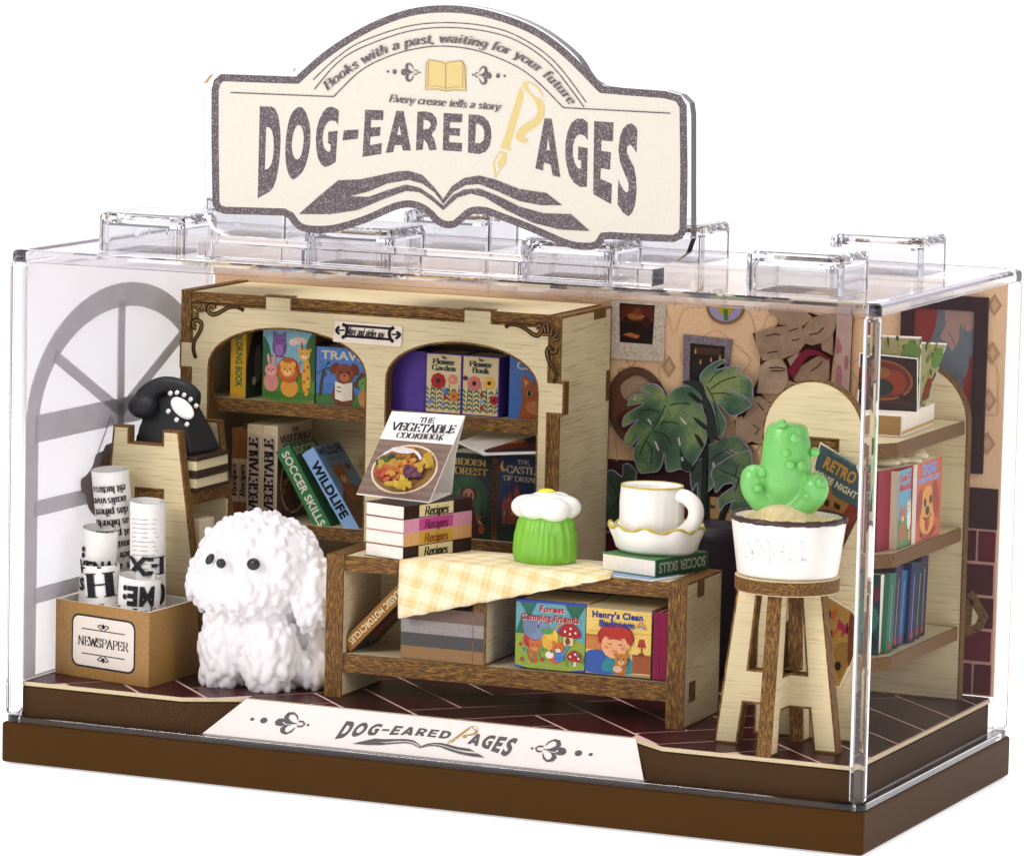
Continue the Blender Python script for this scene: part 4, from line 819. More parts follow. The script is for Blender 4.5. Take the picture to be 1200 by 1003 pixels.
# ------------------------------------------------------------------ books
class Art:
    def __init__(s, pr, w, h): s.pr, s.w, s.h = pr, w, h
    def c(s, L): return clip(L if area2(L) > 0 else L[::-1], [(.0, .0), (s.w, .0), (s.w, s.h), (.0, s.h)])
    def p(s, L, col, sm=False):
        L = [(a*s.w, b*s.h) for a, b in L]; L = cat(L, True, 4) if sm else L; L = s.c(L)
        if len(L) > 2: s.pr.poly(L, col)
    def e(s, x, y, rx, ry, col, a=0, n=14):
        ca, sa = math.cos(a), math.sin(a); L = [(x*s.w+(rx*math.cos(t)*ca-ry*math.sin(t)*sa)*s.w, y*s.h+(rx*math.cos(t)*sa+ry*math.sin(t)*ca)*s.w) for t in [2*math.pi*i/n for i in range(n)]]
        L = s.c(L)
        if len(L) > 2: s.pr.poly(L, col)
    def r(s, a, b, c, d, col): s.p([(a, b), (c, b), (c, d), (a, d)], col)
    def t(s, tx, x, y, h, col, w=None, **k): s.pr.sans(tx, x*s.w, y*s.h, h*s.h, col, w=w*s.w if w else None, **k)
    def s(s_, tx, x, y, h, col, w=None, **k): s_.pr.serif(tx, x*s_.w, y*s_.h, h*s_.h, col, w=w*s_.w if w else None, **k)
    def l(s, L, w, col, sm=False): s.pr.line([(a*s.w, b*s.h) for a, b in L], w*s.w, col, sm=sm)
    def face(s, x, y, r, col, ear='round', dark='2a1a14', inner=None, snout=None):
        if ear == 'round':
            for d in (-1, 1): s.e(x+d*r*.8, y+r*.75*s.w/s.h, r*.38, r*.38, col)
        if ear == 'point':
            for d in (-1, 1): s.p([(x+d*r*.95, y+r*1.35*s.w/s.h), (x+d*r*.95, y+r*.2*s.w/s.h), (x+d*r*.2, y+r*.85*s.w/s.h)], col)
        if ear == 'long':
            for d in (-1, 1): s.e(x+d*r*.45, y+r*1.6*s.w/s.h, r*.25, r*.8, col, -d*.15)
        if ear == 'flop':
            for d in (-1, 1): s.e(x+d*r*1.05, y+r*.45*s.w/s.h, r*.38, r*.6, inner or col, d*.5)
        s.e(x, y, r, r*.92, col)
        if snout: s.e(x, y-r*.35*s.w/s.h, r*.5, r*.38, snout)
        for d in (-1, 1): s.e(x+d*r*.38, y+r*.12*s.w/s.h, r*.11, r*.13, dark, n=8)
        s.e(x, y-r*.18*s.w/s.h, r*.13, r*.1, dark, n=8)
def book(label, w, t, h, M, cover, page='e9dfc8', art=None, spine=None, fore=None, top=None, group=None, rough=.5, board=.016):
    b = thing('book', label, 'book', M @ Vector((w/2, t/2, 0)) if True else None, group); cm = solid('cover_'+cover, cover, rough, .3, noise=.06, nscale=8); pm = solid('pages_'+page, page, .75, .15, noise=.08, nscale=30)
    bm = bmesh.new(); bm_box(bm, (0, 0, 0), (w, board, h), M, .004, 1); bm_box(bm, (0, t-board, 0), (w, t, h), M, .004, 1); bm_box(bm, (0, board, 0), (board, t-board, h), M, 0)
    from_bm('cover', bm, cm, b); box('pages', (board, board, .012), (w-.014, t-board, h-.012), pm, b, M=M, bev=0)
    if art: s = Pr(lambda u, v, h_: M @ Vector((u, -h_, v))); art(Art(s, w, h)); s.build('cover_print', b, INKG)
    if spine: s = Pr(lambda u, v, h_: M @ Vector((-h_, t-u, v))); spine(Art(s, t, h)); s.build('spine_print', b)
    if fore: s = Pr(lambda u, v, h_: M @ Vector((w+h_, u, v)), h0=.004); fore(Art(s, t, h)); s.build('edge_print', b)
    if top: s = Pr(lambda u, v, h_: M @ Vector((u, v, h+h_)), h0=.004); top(Art(s, w, t)); s.build('top_print', b)
    return b
LIE = Matrix(((-1, 0, 0, 0), (0, 0, 1, 0), (0, 1, 0, 0), (0, 0, 0, 1)))  # lays a standing book flat, spine to +x
R = lambda a: math.radians(a)
# upper left compartment
def art_color(g):
    g.r(0, 0, 1, 1, '8d6a1c'); g.r(.0, .0, 1, .32, '1f3a26'); g.p([(.05, .2), (.1, .75), (.25, .95), (.6, .98), (1, .9), (1, .2)], '2a2622', True); g.e(.3, .45, .1, .22, '6b6762'); g.e(.55, .75, .16, .14, '57524e'); g.e(.2, .22, .05, .05, 'c9c4b4')
def sp_color(g): g.r(.06, .06, .94, .97, 'c99c22'); g.t('COLORING BOOK', .32, .5, .13*1.0, '2f5a3a', al='c', rot=R(-90), bold=.02) if False else g.pr.sans('COLORING BOOK', g.w*.36, g.h*.56, g.w*.42, '23563a', w=g.h*.82, rot=R(-90), bold=.03)
book('yellow spined colouring book, leftmost on the upper left bookcase shelf', 1.0, .2, .84, T4((-3.78, 3.38, 3.772)) @ Rz(90), 'b98f20', art=art_color, spine=sp_color)
def art_zoo(g):
    g.r(0, .04, 1, 1, '7ca9b8'); g.p([(0, .04), (1, .04), (1, .42), (.6, .38), (.3, .46), (0, .4)], '4f7d2f', True); g.r(0, .04, 1, .14, '3f6b28'); g.p([(0, .35), (0, .85), (.12, .75), (.16, .5)], '2f5f35', True); g.p([(1, .3), (1, .95), (.84, .8), (.82, .55)], '2c5a30', True)
    g.e(.7, .84, .14, .07, 'd8b3a0'); g.e(.58, .82, .08, .06, 'e0c4b4'); g.l([(.1, .62), (.5, .6)], .02, '5c4030')
    g.e(.32, .75, .14, .19, '6e4a80'); g.face(.32, .82, .13, '7b5590', 'point', snout=None); g.e(.32, .7, .08, .1, '8f6aa5')
    g.e(.17, .26, .14, .17, 'c98378'); g.face(.17, .42, .12, 'd58d80', 'long', snout='e0a498')
    g.e(.84, .36, .08, .34, 'd49a35'); g.face(.8, .66, .11, 'd9a23c', 'round', snout='e8cf9a'); g.l([(.76, .72), (.74, .82)], .03, '7a4a20'); g.l([(.88, .72), (.9, .82)], .03, '7a4a20')
    for k in range(9): g.e(.8+.09*math.sin(k*2.1), .14+.05*k, .025, .03, '9a5a20', n=7)
    g.e(.52, .2, .17, .17, 'd09034')
    for k in range(16): a = k*math.pi/8; g.e(.5+.17*math.cos(a), .44+.17*math.sin(a)*g.w/g.h, .055, .055, 'b4582a', n=8)
    g.e(.5, .44, .18, .17, 'b85e2c'); g.face(.5, .44, .135, 'dd9a45', 'round', snout='e6b878')
book('picture book with owl, rabbit, lion and giraffe in the upper left of the bookcase', .66, .55, .84, T4((-3.56, 3.37, 3.772)), '8f7448', 'c7ad78', art=art_zoo, fore=lambda g: g.r(0, 0, 1, 1, '6b3a22'))
def art_travel(g):
    g.r(0, 0, 1, 1, '4f78b5'); g.r(0, 0, 1, .22, '3d6a35'); g.p([(.0, .2), (1, .2), (1, .34), (.5, .4), (0, .36)], '3f6fa8'); g.p([(.6, .35), (.8, .62), (1, .5), (1, .25)], '4a3a34')
    g.t('TRAVEL', .08, .80, .14, 'c9c0a8', al='l', bold=.03, w=.88)
    g.l([(.08, .15), (.1, .4), (.14, .62)], .05, '4a2e1c', True)
    for a in range(0, 360, 55): g.p([(.14, .64), (.14+.16*math.cos(R(a+12)), .64+.13*math.sin(R(a+12))), (.14+.2*math.cos(R(a)), .62+.15*math.sin(R(a)))], '23502e')
    g.e(.48, .2, .2, .22, '6b3220'); g.face(.5, .56, .17, '7d3c22', 'flop', inner='6a2e1a', snout='a8643a'); g.p([(.34, .12), (.48, .08), (.48, .38), (.34, .42)], 'ded6c0'); g.p([(.48, .08), (.64, .12), (.64, .42), (.48, .38)], 'd2c9b2'); g.l([(.37, .33), (.45, .31)], .02, '8a4a30'); g.l([(.37, .26), (.45, .24)], .02, '8a4a30')
    g.e(.86, .16, .12, .16, 'b07a3c'); g.face(.86, .4, .12, '5f8f3c', '', snout=None)
book('blue travel picture book with brown dog reading and green turtle, bookcase upper left', .72, .5, .66, T4((-2.88, 3.37, 3.772)), '3d6296', 'cdbb95', art=art_travel)
# lower left compartment
def sp_rec(g): g.r(0, 0, 1, 1, '8a5426'); g.r(0, .18, 1, .66, 'c0a488'); g.pr.serif('Recipes', g.w*.68, g.h*.42, g.w*.62, '20140f', rot=R(90), it=.2, w=g.h*.36, bold=1.4)
for k in (0, 1): book(('brown recipe book, leftmost on the lower left shelf', 'brown recipe book touching the first vegetable cookbook spine')[k], .9, .1, 1.04, T4((-3.85+.105*k, 3.40, 2.385)) @ Rz(90), '6d4220', spine=sp_rec, group='brown recipe books')
def art_veg(g):
    g.r(0, 0, 1, .72, '6a4a3c'); g.s('THE', .5, .9, .05, '1c1a22', bold=1.5, w=.22); g.s('VEGETABLE', .5, .81, .075, '1c1a22', bold=1.5, w=.86); g.s('COOKBOOK', .5, .74, .05, '1c1a22', bold=1.5, w=.7); g.e(.5, .38, .42, .42, 'c9b69a'); g.e(.5, .38, .38, .38, '5a1f14')
    for k in range(30): a, r_ = k*2.4, .07*math.sqrt(k); g.e(.5+r_*math.cos(a), .38+r_*math.sin(a)*.75, .07, .05, ('8a3518', 'a8701f', '5f6a25', '4a2030')[k % 4], a)
def sp_veg(g): g.r(0, 0, 1, 1, 'd3c197'); g.r(.14, .06, .86, .9, 'c6ae9e'); g.pr.serif('VEGETABLE', g.w*.78, g.h*.47, g.w*.62, '1a1318', rot=R(90), w=g.h*.78, bold=1.5)
book('first of two tall vegetable cookbooks, beside the brown recipe books', .9, .19, 1.1, T4((-3.545, 3.36, 2.385)) @ Rz(90), 'd3c197', spine=sp_veg)
book('second tall vegetable cookbook, next to the leaning soccer book', .9, .19, 1.1, T4((-3.35, 3.36, 2.385)) @ Rz(90), 'c4ab90', spine=sp_veg, art=art_veg)
def sp_soc(g): g.r(0, 0, 1, 1, '3c7a4a'); g.pr.sans('SOCCER SKILLS', g.w*.28, g.h*.5, g.w*.50, 'dcdcc8', w=g.h*.9, rot=R(-90), bold=.03)
def art_soc(g):
    g.r(0, 0, 1, 1, '2f6a3c'); g.t('SOCCER', .5, .87, .09, 'c9c2a0', w=.85, bold=.02); g.t('SKILLS', .5, .77, .07, 'c9c2a0', w=.5); g.e(.4, .62, .08, .08, 'd8dce0'); g.e(.4, .4, .14, .16, 'c96a30'); g.e(.5, .22, .22, .1, 'b8b02c'); g.e(.7, .3, .1, .16, '1f3a28')
book('green soccer skills book leaning left on the lower left shelf', .68, .19, 1.05, T4((-2.66, 3.36, 2.39)) @ Ry(-31.5) @ Rz(90), '37704a', spine=sp_soc, art=art_soc)
def sp_wil(g): g.r(0, 0, 1, 1, '87abd6'); g.pr.sans('WILDLIFE', g.w*.2, g.h*.52, g.w*.62, '161a24', w=g.h*.68, rot=R(-90), bold=.05)
def art_wil(g):
    g.r(0, 0, 1, 1, '7096bd'); g.p([(0, 0), (1, 0), (1, .3), (.5, .5), (0, .35)], '6a4a34', True); g.t('WILDLIFE', .5, .88, .09, '1b1c20', w=.88, bold=.04); g.t('MAGAZINE', .5, .81, .035, '2a2c34', w=.5); g.e(.4, .42, .2, .22, 'a05a28'); g.face(.42, .62, .2, 'b0682c', 'point', snout='d8b088'); g.e(.8, .7, .09, .06, '8a3c28'); g.r(.35, .12, .8, .32, '7a5438')
    for k in range(4): g.l([(.4+.1*k, .14), (.4+.1*k, .3)], .03, '3f2a1c')
book('light blue wildlife book leaning left beside the soccer book', .68, .17, 1.07, T4((-2.30, 3.36, 2.39)) @ Ry(-34) @ Rz(90), '7fa3cf', spine=sp_wil, art=art_wil)
# upper right compartment
book('plain violet book standing left of the flower garden book', .44, .55, .68, T4((-1.97, 3.40, 3.772)), '4c2f86', '3a2468', art=lambda g: g.r(0, 0, 1, 1, '4a2f88'))
def flowers(g, title, cols):
    g.r(.03, .02, .97, .98, 'cdb98c'); g.s('The', .5, .91, .05, '2a3028', w=.16, bold=1.4); g.s('Flower', .5, .82, .09, '22382c', w=.62, bold=1.7); g.s(title, .5, .715, .09, '22382c', w=.66 if len(title) > 4 else .46, bold=1.7)
    for x, a in ((.12, .2), (.3, -.1), (.5, .1), (.7, -.15), (.88, .2)):
        g.l([(x, .05), (x+a*.3, .5)], .02, '3f5f35')
        for k in range(5): z = .1+k*.075; g.e(x-.06, z, .06, .022, '33553a', 2.3); g.e(x+.06, z, .06, .022, '3f6040', .8)
    for x, z, r_, c, c2 in cols:
        for k in range(8): g.e(x+r_*.55*math.cos(k*.785), z+r_*.55*math.sin(k*.785)*g.w/g.h, r_*.5, r_*.5, c, n=8)
        g.e(x, z, r_*.33, r_*.33, c2, n=10)
book('the flower garden book with large red poppy on cream cover', .445, .5, .68, T4((-1.515, 3.37, 3.772)), '4c2f86', 'cdb98c', art=lambda g: flowers(g, 'Garden', [(.36, .54, .2, '9c1c1c', '2a0d10'), (.76, .58, .13, 'cc7c6c', 'd8a050'), (.8, .3, .13, 'c87428', '8a3a18'), (.56, .38, .07, '5c7cb4', '4a5a90'), (.56, .28, .05, 'b03030', '702020'), (.16, .2, .07, '7088b8', '4a5a90'), (.5, .16, .05, '7088b8', '4a5a90')]))
book('the flower book with pink daisy and sunflower on cream cover', .455, .5, .68, T4((-1.065, 3.37, 3.772)), '4c2f86', 'cdb98c', art=lambda g: flowers(g, 'Book', [(.34, .54, .18, 'c06c62', '3a1a1c'), (.74, .56, .15, 'd8a638', '3f2412'), (.88, .28, .11, '9c2226', '6a1418'), (.54, .36, .05, 'b04030', '702020'), (.55, .14, .05, 'b04030', '702020'), (.55, .25, .05, '8aa0c0', '5a6a90'), (.1, .62, .06, '5f3040', '3a2030')]), fore=lambda g: g.r(0, 0, 1, 1, '3d2775'))
def art_cat(g):
    g.r(0, 0, 1, 1, '3f64a0'); g.t('CATS', .52, .80, .13, 'b9a99a', w=.72, bold=.02)
    g.p([(.22, 0), (.3, .3), (.26, .55), (.3, .75), (.48, .62), (.7, .62), (.88, .72), (.9, .4), (.95, 0)], '8d4a22'); g.p([(.33, .66), (.34, .52), (.44, .6)], 'b07850'); g.e(.6, .2, .22, .14, 'a8663a')
    for x in (.45, .76): g.e(x, .42, .07, .06, '6a7a4a'); g.e(x, .42, .035, .055, '14100c')
    g.p([(.55, .28), (.66, .28), (.605, .22)], 'b0604c'); 
    for k in (-1, 0, 1): g.l([(.6, .66), (.6+k*.08, .56)], .02, '5f2c14')
book('blue cat book with ginger cat face at the upper right of the bookcase', .55, .5, .70, T4((-.50, 3.40, 3.772)), '33558c', art=art_cat)
# lower right compartment
def art_hid(g):
    g.r(0, 0, 1, 1, '1c2c26'); g.e(.5, .45, .42, .5, '2c4a36'); g.e(.5, .42, .28, .36, '3c6042'); g.s('HIDDEN', .5, .86, .075, 'b8934e', w=.74, bold=1.2); g.s('FOREST', .5, .75, .08, 'b8934e', w=.8, bold=1.2)
    g.e(.52, .52, .17, .2, '4f2416'); g.e(.52, .5, .12, .14, 'b07a58'); g.e(.52, .62, .26, .06, '2f4a30'); g.e(.52, .67, .14, .1, '38583a'); g.p([(.3, 0), (.4, .38), (.64, .38), (.74, 0)], '3f1f16'); g.e(.47, .51, .02, .03, '1c1010'); g.e(.58, .51, .02, .03, '1c1010'); g.p([(.36, .1), (.44, .3), (.36, .34), (.28, .1)], '7a2c18'); g.face(.78, .22, .09, 'a04a20', 'point', snout='c89a70'); g.e(.8, .12, .07, .1, '94431c')
    for k in range(12): g.e(random.random(), random.random()*.3, .04, .05, '16241c')
def art_cas(g):
    g.r(0, 0, 1, 1, '1d2c52'); g.p([(0, 0), (1, 0), (1, .2), (.5, .3), (0, .18)], '1c2a22', True); g.s('THE', .5, .9, .05, 'a8a49a', w=.24); g.s('CASTLE', .52, .79, .085, 'b9a98c', w=.72, bold=1.2); g.s('OF DREAMS', .52, .70, .06, 'b9a98c', w=.82, bold=1.1); g.e(.1, .86, .06, .1, 'c89a48'); g.e(.14, .88, .05, .08, '1d2c52')
    for x, zt in ((.14, .5), (.25, .56), (.38, .66), (.5, .54), (.3, .42), (.6, .44)): g.r(x-.045, .2, x+.045, zt-.12, '8a4a34'); g.p([(x-.07, zt-.12), (x+.07, zt-.12), (x, zt+.02)], 'a8402c'); g.r(x-.012, .3, x+.012, .34, 'd8a048')
    g.e(.84, .42, .16, .2, '5f2418'); g.e(.82, .38, .1, .12, 'a86c4c'); g.p([(.68, 0), (.74, .28), (.98, .28), (1, 0)], '6a2430')
    for k in range(14): g.e(random.random(), .35+random.random()*.6, .008, .008, 'd8d0b0', n=6)
book('dark green hidden forest storybook with girl in hat, bookcase lower right', .6, .5, .96, T4((-1.27, 3.38, 2.385)), '24382e', art=art_hid, fore=lambda g: g.r(0, 0, 1, 1, '6f4420'))
def sp_for(g): g.r(0, 0, 1, 1, '6f4420'); g.pr.serif('HIDDEN FOREST', g.w*.7, g.h*.5, g.w*.5, '2a150c', rot=R(90), w=g.h*.9, bold=1.3)
book('thin tan spined book between the hidden forest and castle storybooks', .5, .065, .93, T4((-.605, 3.38, 2.385)) @ Rz(90), '6f4420', spine=sp_for)
book('dark blue castle of dreams storybook, rightmost on the lower right shelf', .6, .5, .98, T4((-.60, 3.38, 2.385)), '1f2d50', art=art_cas)
# loose open magazine on top of the two storybooks
mg = thing('magazine', 'loose dark magazine with fiery picture lying over the two storybooks', 'magazine', (-.6, 3.4, 3.4))
G_ = [Vector(p) for p in ((-1.12, 3.42, 3.46), (-.72, 3.22, 3.37), (.02, 3.2, 3.45), (.02, 3.9, 3.62), (-.9, 3.95, 3.56))]
bm = bmesh.new(); a = [bm.verts.new(p) for p in G_]; b = [bm.verts.new(p-Vector((0, 0, .018))) for p in G_]; bm.faces.new(a); bm.faces.new(b[::-1])
for i in range(5): bm.faces.new([a[i], b[i], b[(i+1) % 5], a[(i+1) % 5]])
from_bm('pages', bm, PAPER, mg)
nrm = (G_[2]-G_[1]).cross(G_[4]-G_[1]).normalized(); o0 = G_[1]; ux = (G_[2]-G_[1]); uy = (G_[3]-G_[2])
s = Pr(lambda u, v, h: o0+ux*u+uy*v+nrm*h+Vector((0, 0, .004))); s.poly([(-.35, .3), (.03, .06), (.98, .04), (.98, .95), (-.2, .95)], '1c2028'); s.poly([(-.1, .3), (.2, .15), (.7, .25), (.6, .4), (.1, .45)], '6d2418', sm=True); s.poly([(0, .5), (.3, .42), (.5, .5), (.3, .62)], 'c47a30', sm=True); s.build('page_print', mg, INKG)
# ------------------------------------------------------------------ low table with two compartments
TBM = T4((-1.58, 1.0, 0)) @ Rz(1.6)
tb = thing('low_shelf_table', 'low plywood shelf table with two open compartments in the middle of the floor', 'table', (.5, 1.6, .9))
def mfrM(f): return lambda u, v, h: TBM @ f(u, v, h)
TD = 1.12
for xr, hol in ((.2, 0), (4.16, 1)):
    slab('end_panel', [(0, FZ), (TD, FZ), (TD, 2.46), (0, 2.46)], .2, mfrM(frYZ(xr)), [PLY, EDZ], tb)
slab('table_top', [(.2, .03), (3.96, .03), (3.96, TD), (.2, TD)], .165, mfrM(frXY(2.452)), [PLX, EDX], tb)
slab('bottom_shelf', [(.2, .03), (3.96, .03), (3.96, TD), (.2, TD)], .2, mfrM(frXY(1.375)), [PLX, EDX], tb)
slab('divider', [(.05, 1.375), (TD, 1.375), (TD, 2.29), (.05, 2.29)], .15, mfrM(frYZ(1.86)), [PLY, EDZ], tb)
slab('back_panel', [(.2, 1.15), (3.96, 1.15), (3.96, 2.29), (.2, 2.29)], .06, mfrM(frXZ(TD-.07)), [PLX, EDX], tb, burn=0)
for y0, y1, z0, z1 in ((.16, .36, 1.16, 1.38), (.34, .56, 2.26, 2.462)): box('tenon', (4.1, y0, z0), (4.163, y1, z1), EDZ, tb, M=TBM, bev=.003, seg=1)
# books in the table
def sp_mot(g): g.r(0, 0, 1, 1, '8a5f2c'); g.pr.sans('CLASSIC MOTORCYCLES', g.w*.25, g.h*.5, g.w*.48, 'd8c8a0', w=g.h*.86, rot=R(-90), bold=.02)
def art_mot(g): g.r(0, 0, 1, 1, '2c1d18'); g.e(.5, .3, .2, .2, '7a2418'); g.e(.5, .55, .15, .2, '8a2c20'); g.e(.4, .8, .12, .12, '9a9088'); g.e(.6, .15, .12, .12, '60605c')
book('brown classic motorcycles book leaning in the left compartment of the table', .62, .15, 1.02, T4((-1.33, 1.12, 1.385)) @ Ry(44) @ Rz(90), '7d5628', spine=sp_mot, art=art_mot)
zc = 1.382
for k, (c, lb) in enumerate((('8a6a48', 'tan book, lowest of the four striped books lying in the table'), ('4c4a49', 'charcoal book lying second from the bottom of the striped stack'), ('8f8885', 'light grey book lying third from the bottom of the striped stack'), ('6d5a4e', 'mud brown book, topmost of the striped stack under the tablecloth'))):
    book(lb, .7, .142, .98, T4((-.72, 1.10, zc)) @ Rz(-90) @ T4((-.7, 0, 0)) @ LIE @ T4((-.7, 0, 0)) if False else T4((-.72, 1.10, zc)) @ Matrix(((0, 0, 1, 0), (1, 0, 0, 0), (0, 1, 0, 0), (0, 0, 0, 1))), c, 'd8ccb4', board=.012, spine=(lambda cc: lambda g: g.r(.0, .0, 1, 1, cc))(c), group='striped books lying in the table')
    zc += .1435
def art_forest(g):
    g.r(0, .04, 1, .96, '5f97a0'); g.p([(0, .04), (1, .04), (1, .4), (.6, .5), (.3, .42), (0, .5)], '86993a', True); g.p([(.05, .96), (.2, .72), (.3, .96)], '2f6456'); g.p([(.7, .96), (.85, .7), (1, .96)], '2c5f4a'); g.p([(0, .5), (.08, .75), (.16, .5)], '2c5f4a')
    for k, c in enumerate(('b04a3a', 'd8a23c', '5f9a5a', '4f6fb4')): g.l([(.52+.02*k, .46), (.58+.015*k, .62), (.7, .72-.02*k)], .022, c, True)
    g.e(.25, .42, .14, .13, 'a02c34'); g.e(.3, .6, .19, .17, '70809a'); g.e(.2, .62, .1, .12, '66768e'); g.l([(.42, .58), (.46, .45), (.38, .4)], .06, '70809a', True); g.e(.33, .62, .015, .015, '1c1c20')
    g.e(.5, .42, .12, .12, 'cfa038'); g.e(.54, .5, .08, .08, 'd8ac40'); g.e(.46, .56, .09, .04, '4c8a4c')
    g.e(.27, .2, .09, .12, 'a8582c'); g.face(.29, .33, .085, 'b8642f', 'round', snout='c9834c')
    g.e(.58, .2, .1, .1, 'b8562a'); g.face(.62, .32, .085, 'c06028', 'point', snout='ead8c8'); g.p([(.58, .12), (.72, .16), (.68, .28), (.58, .26)], '3f70b0'); g.e(.5, .22, .06, .05, 'ded0c0'); g.l([(.68, .22), (.78, .38)], .03, '5a80b8')
    g.r(.7, .38, .84, .54, 'd0bc8a'); g.p([(.64, .52), (.68, .66), (.79, .7), (.9, .64), (.93, .5)], '9a2224', True); g.e(.76, .44, .035, .05, '6a4028')
    for x, z in ((.72, .58), (.8, .63), (.87, .57), (.79, .55)): g.e(x, z, .016, .016, 'e8dcd0', n=8)
    g.r(.82, .08, .88, .2, 'dccbb0'); g.p([(.74, .17), (.79, .28), (.86, .31), (.94, .27), (.98, .16)], '9e2226', True)
    for x, z in ((.8, .22), (.87, .26), (.92, .2)): g.e(x, z, .016, .016, 'e8dcd0', n=8)
    for k in range(22): g.e(random.random(), .07+random.random()*.22, .018, .03, ('4f8a3c', '3c7a68', '6d9a3a')[k % 3], n=7)
    for x, z in ((.4, .14), (.08, .34), (.1, .12)): g.e(x, z, .03, .03, 'a03828', n=8)
    for d, c in ((.006, 'e8d8d0'), (0, '9c2a34')): g.t('Forest', .52+d, .84-d, .085, c, w=.36, bold=.05); g.t('Camping Friends', .5+d, .715-d, .085, c, w=.84, bold=.05)
def art_henry(g):
    g.r(0, .04, 1, .96, 'd9b862'); g.r(0, .36, .35, .58, 'b8743a'); g.r(0, .62, 1, .64, 'c9a04c'); g.r(0, .54, .4, .58, 'a8642c')
    g.p([(0, .04), (0, .3), (.2, .36), (.42, .3), (.5, .04)], '34549a', True); g.p([(.28, .06), (.32, .24), (.5, .3), (.7, .26), (.76, .06)], '2f7f86', True); g.r(.72, .06, 1, .32, '94502c'); g.l([(.72, .32), (1, .32)], .02, '7a3c20'); g.l([(.8, .1), (.8, .28)], .008, '7a3c20')
    for k in range(14): a = k*.5; g.e(.46+.2*math.cos(a), .56+.13*math.sin(a), .085, .08, 'a02c1e', n=10)
    g.e(.46, .6, .24, .16, 'a62e20'); g.e(.45, .44, .2, .19, 'dba070'); g.e(.64, .44, .05, .05, 'd4966a'); g.e(.46, .6, .17, .07, 'a62e20')
    for x in (.38, .54): g.l([(x-.035, .47), (x, .455), (x+.035, .47)], .012, '2a1610', True); g.l([(x-.03, .53), (x+.03, .53)], .01, '6a2418')
    g.l([(.42, .375), (.46, .365), (.5, .375)], .01, '7a3420', True); g.e(.33, .41, .035, .025, 'c9785a'); g.e(.58, .41, .035, .025, 'c9785a')
    g.e(.54, .12, .1, .12, 'a5662f'); g.face(.56, .24, .1, 'b0702f', 'round', snout='d0a068'); g.e(.5, .1, .07, .05, 'd8a880')
    g.r(.85, .32, .875, .44, '8a4630'); g.p([(.79, .44), (.93, .44), (.9, .56), (.82, .56)], 'a03c2c'); g.e(.86, .34, .05, .02, '7a3424')
    for k, c in enumerate(('b8582f', 'd0a03c', '7aa058', '5a8ab8')): g.l([(.78+.012*k, .72), (.82+.006*k, .79-.018*k), (.88-.006*k, .79-.018*k), (.93-.012*k, .7)], .016, c, True)
    g.t("Henry's Clean", .48, .83, .09, '26347c', w=.78, bold=.05); g.t('Bedroom', .48, .71, .09, '26347c', w=.54, bold=.05)
book('forest camping friends picture book with elephant and red mushrooms in the table', .80, .8, .74, T4((.62, 1.13, 1.40)) @ Rz(1.6) , '2f3f98', 'd8c8a0', art=art_forest, spine=lambda g: g.r(0, 0, 1, 1, '2c3c98'), board=.03)
book("henry's clean bedroom picture book with red haired boy in the table", .74, .8, .74, T4((1.43, 1.15, 1.40)) @ Rz(1.6), '8f7f60', 'd8c8a0', art=art_henry)
for k, c in enumerate(('7a1438', '8a1a40')): book(('thin crimson book right of the bedroom picture book', 'dark crimson book squeezed against the right end panel')[k], .7, .075, .72, T4((2.27+.08*k, 1.17, 1.40)) @ Rz(91.6), c, spine=lambda g: (g.r(0, 0, 1, 1, '7e1538'), g.l([(.5, 0), (.5, 1)], .06, '2a2a6a')))
# ------------------------------------------------------------------ things on the table
RM = T4((-1.21, 1.17, 2.456)) @ Rz(-16)
RCOL = [('2f1a14', 'd8c898', '1a1210'), ('d3a06c', 'c09a3c', '8a4a24'), ('cf8fa8', 'b84a86', '7a1f50'), ('2f1a14', 'd8c898', '1a1210')]
for k, (c, lc, tc) in enumerate(RCOL):
    def sp(g, c=c, lc=lc, tc=tc): g.r(0, 0, 1, 1, c); g.r(.06, .22, .94, .72, lc); g.pr.serif('Recipes', g.w*.86, g.h*.46, g.w*.64, tc, rot=R(90), it=.2, w=g.h*.33, bold=1.5)
    book(('dark brown recipes book at the bottom of the stack on the table', 'orange recipes book second from the bottom of the stack', 'pink recipes book second from the top of the stack', 'dark brown recipes book on top of the stack, under the folded card')[k], .56, .146, 1.14, RM @ T4((.56, 0, .148*k)) @ LIE, c, 'e8e2d6', spine=sp, group='recipe books stacked on the table', board=.006)
# folded card: the vegetable cookbook
tc_ = thing('tent_card', 'folded white vegetable cookbook card with bowl picture standing on the recipe books', 'folded card', (-.9, 1.6, 3.06))
zb = 3.065; BL = P(418, 578, 2, zb); BRr = P(503, 588, 2, zb); BK = P(529, 577.5, 2, zb); dv = BRr-BL; yA = BL.y+.80
TL = P(459.3, 481.8, 1, yA); TR = P(544.6, 487.3, 1, yA+dv.y*.9); BK2 = BK-dv
bm = bmesh.new(); th = Vector((0, 0, -.012)); ff = [BL, BRr, TR, TL]; n1 = (BRr-BL).cross(TL-BL).normalized()
def sheet_quad(bm, a, b, c, d, n, t=.014):
    A = [bm.verts.new(p) for p in (a, b, c, d)]; B = [bm.verts.new(p-n*t) for p in (a, b, c, d)]; bm.faces.new(A); bm.faces.new(B[::-1])
    for i in range(4): bm.faces.new([A[i], B[i], B[(i+1) % 4], A[(i+1) % 4]])
sheet_quad(bm, BL, BRr, TR, TL, n1); n2 = (TR-BK).cross(TL-BK).normalized()
mid = lambda a, b, k: a.lerp(b, .5)+n2*k
sheet_quad(bm, BK2, BK, mid(BK, TR, .06), mid(BK2, TL, .06), n2); sheet_quad(bm, mid(BK2, TL, .06), mid(BK, TR, .06), TR, TL, n2); n3 = Vector((0, 0, 1)); sheet_quad(bm, BRr, BL, BK2, BK, n3)
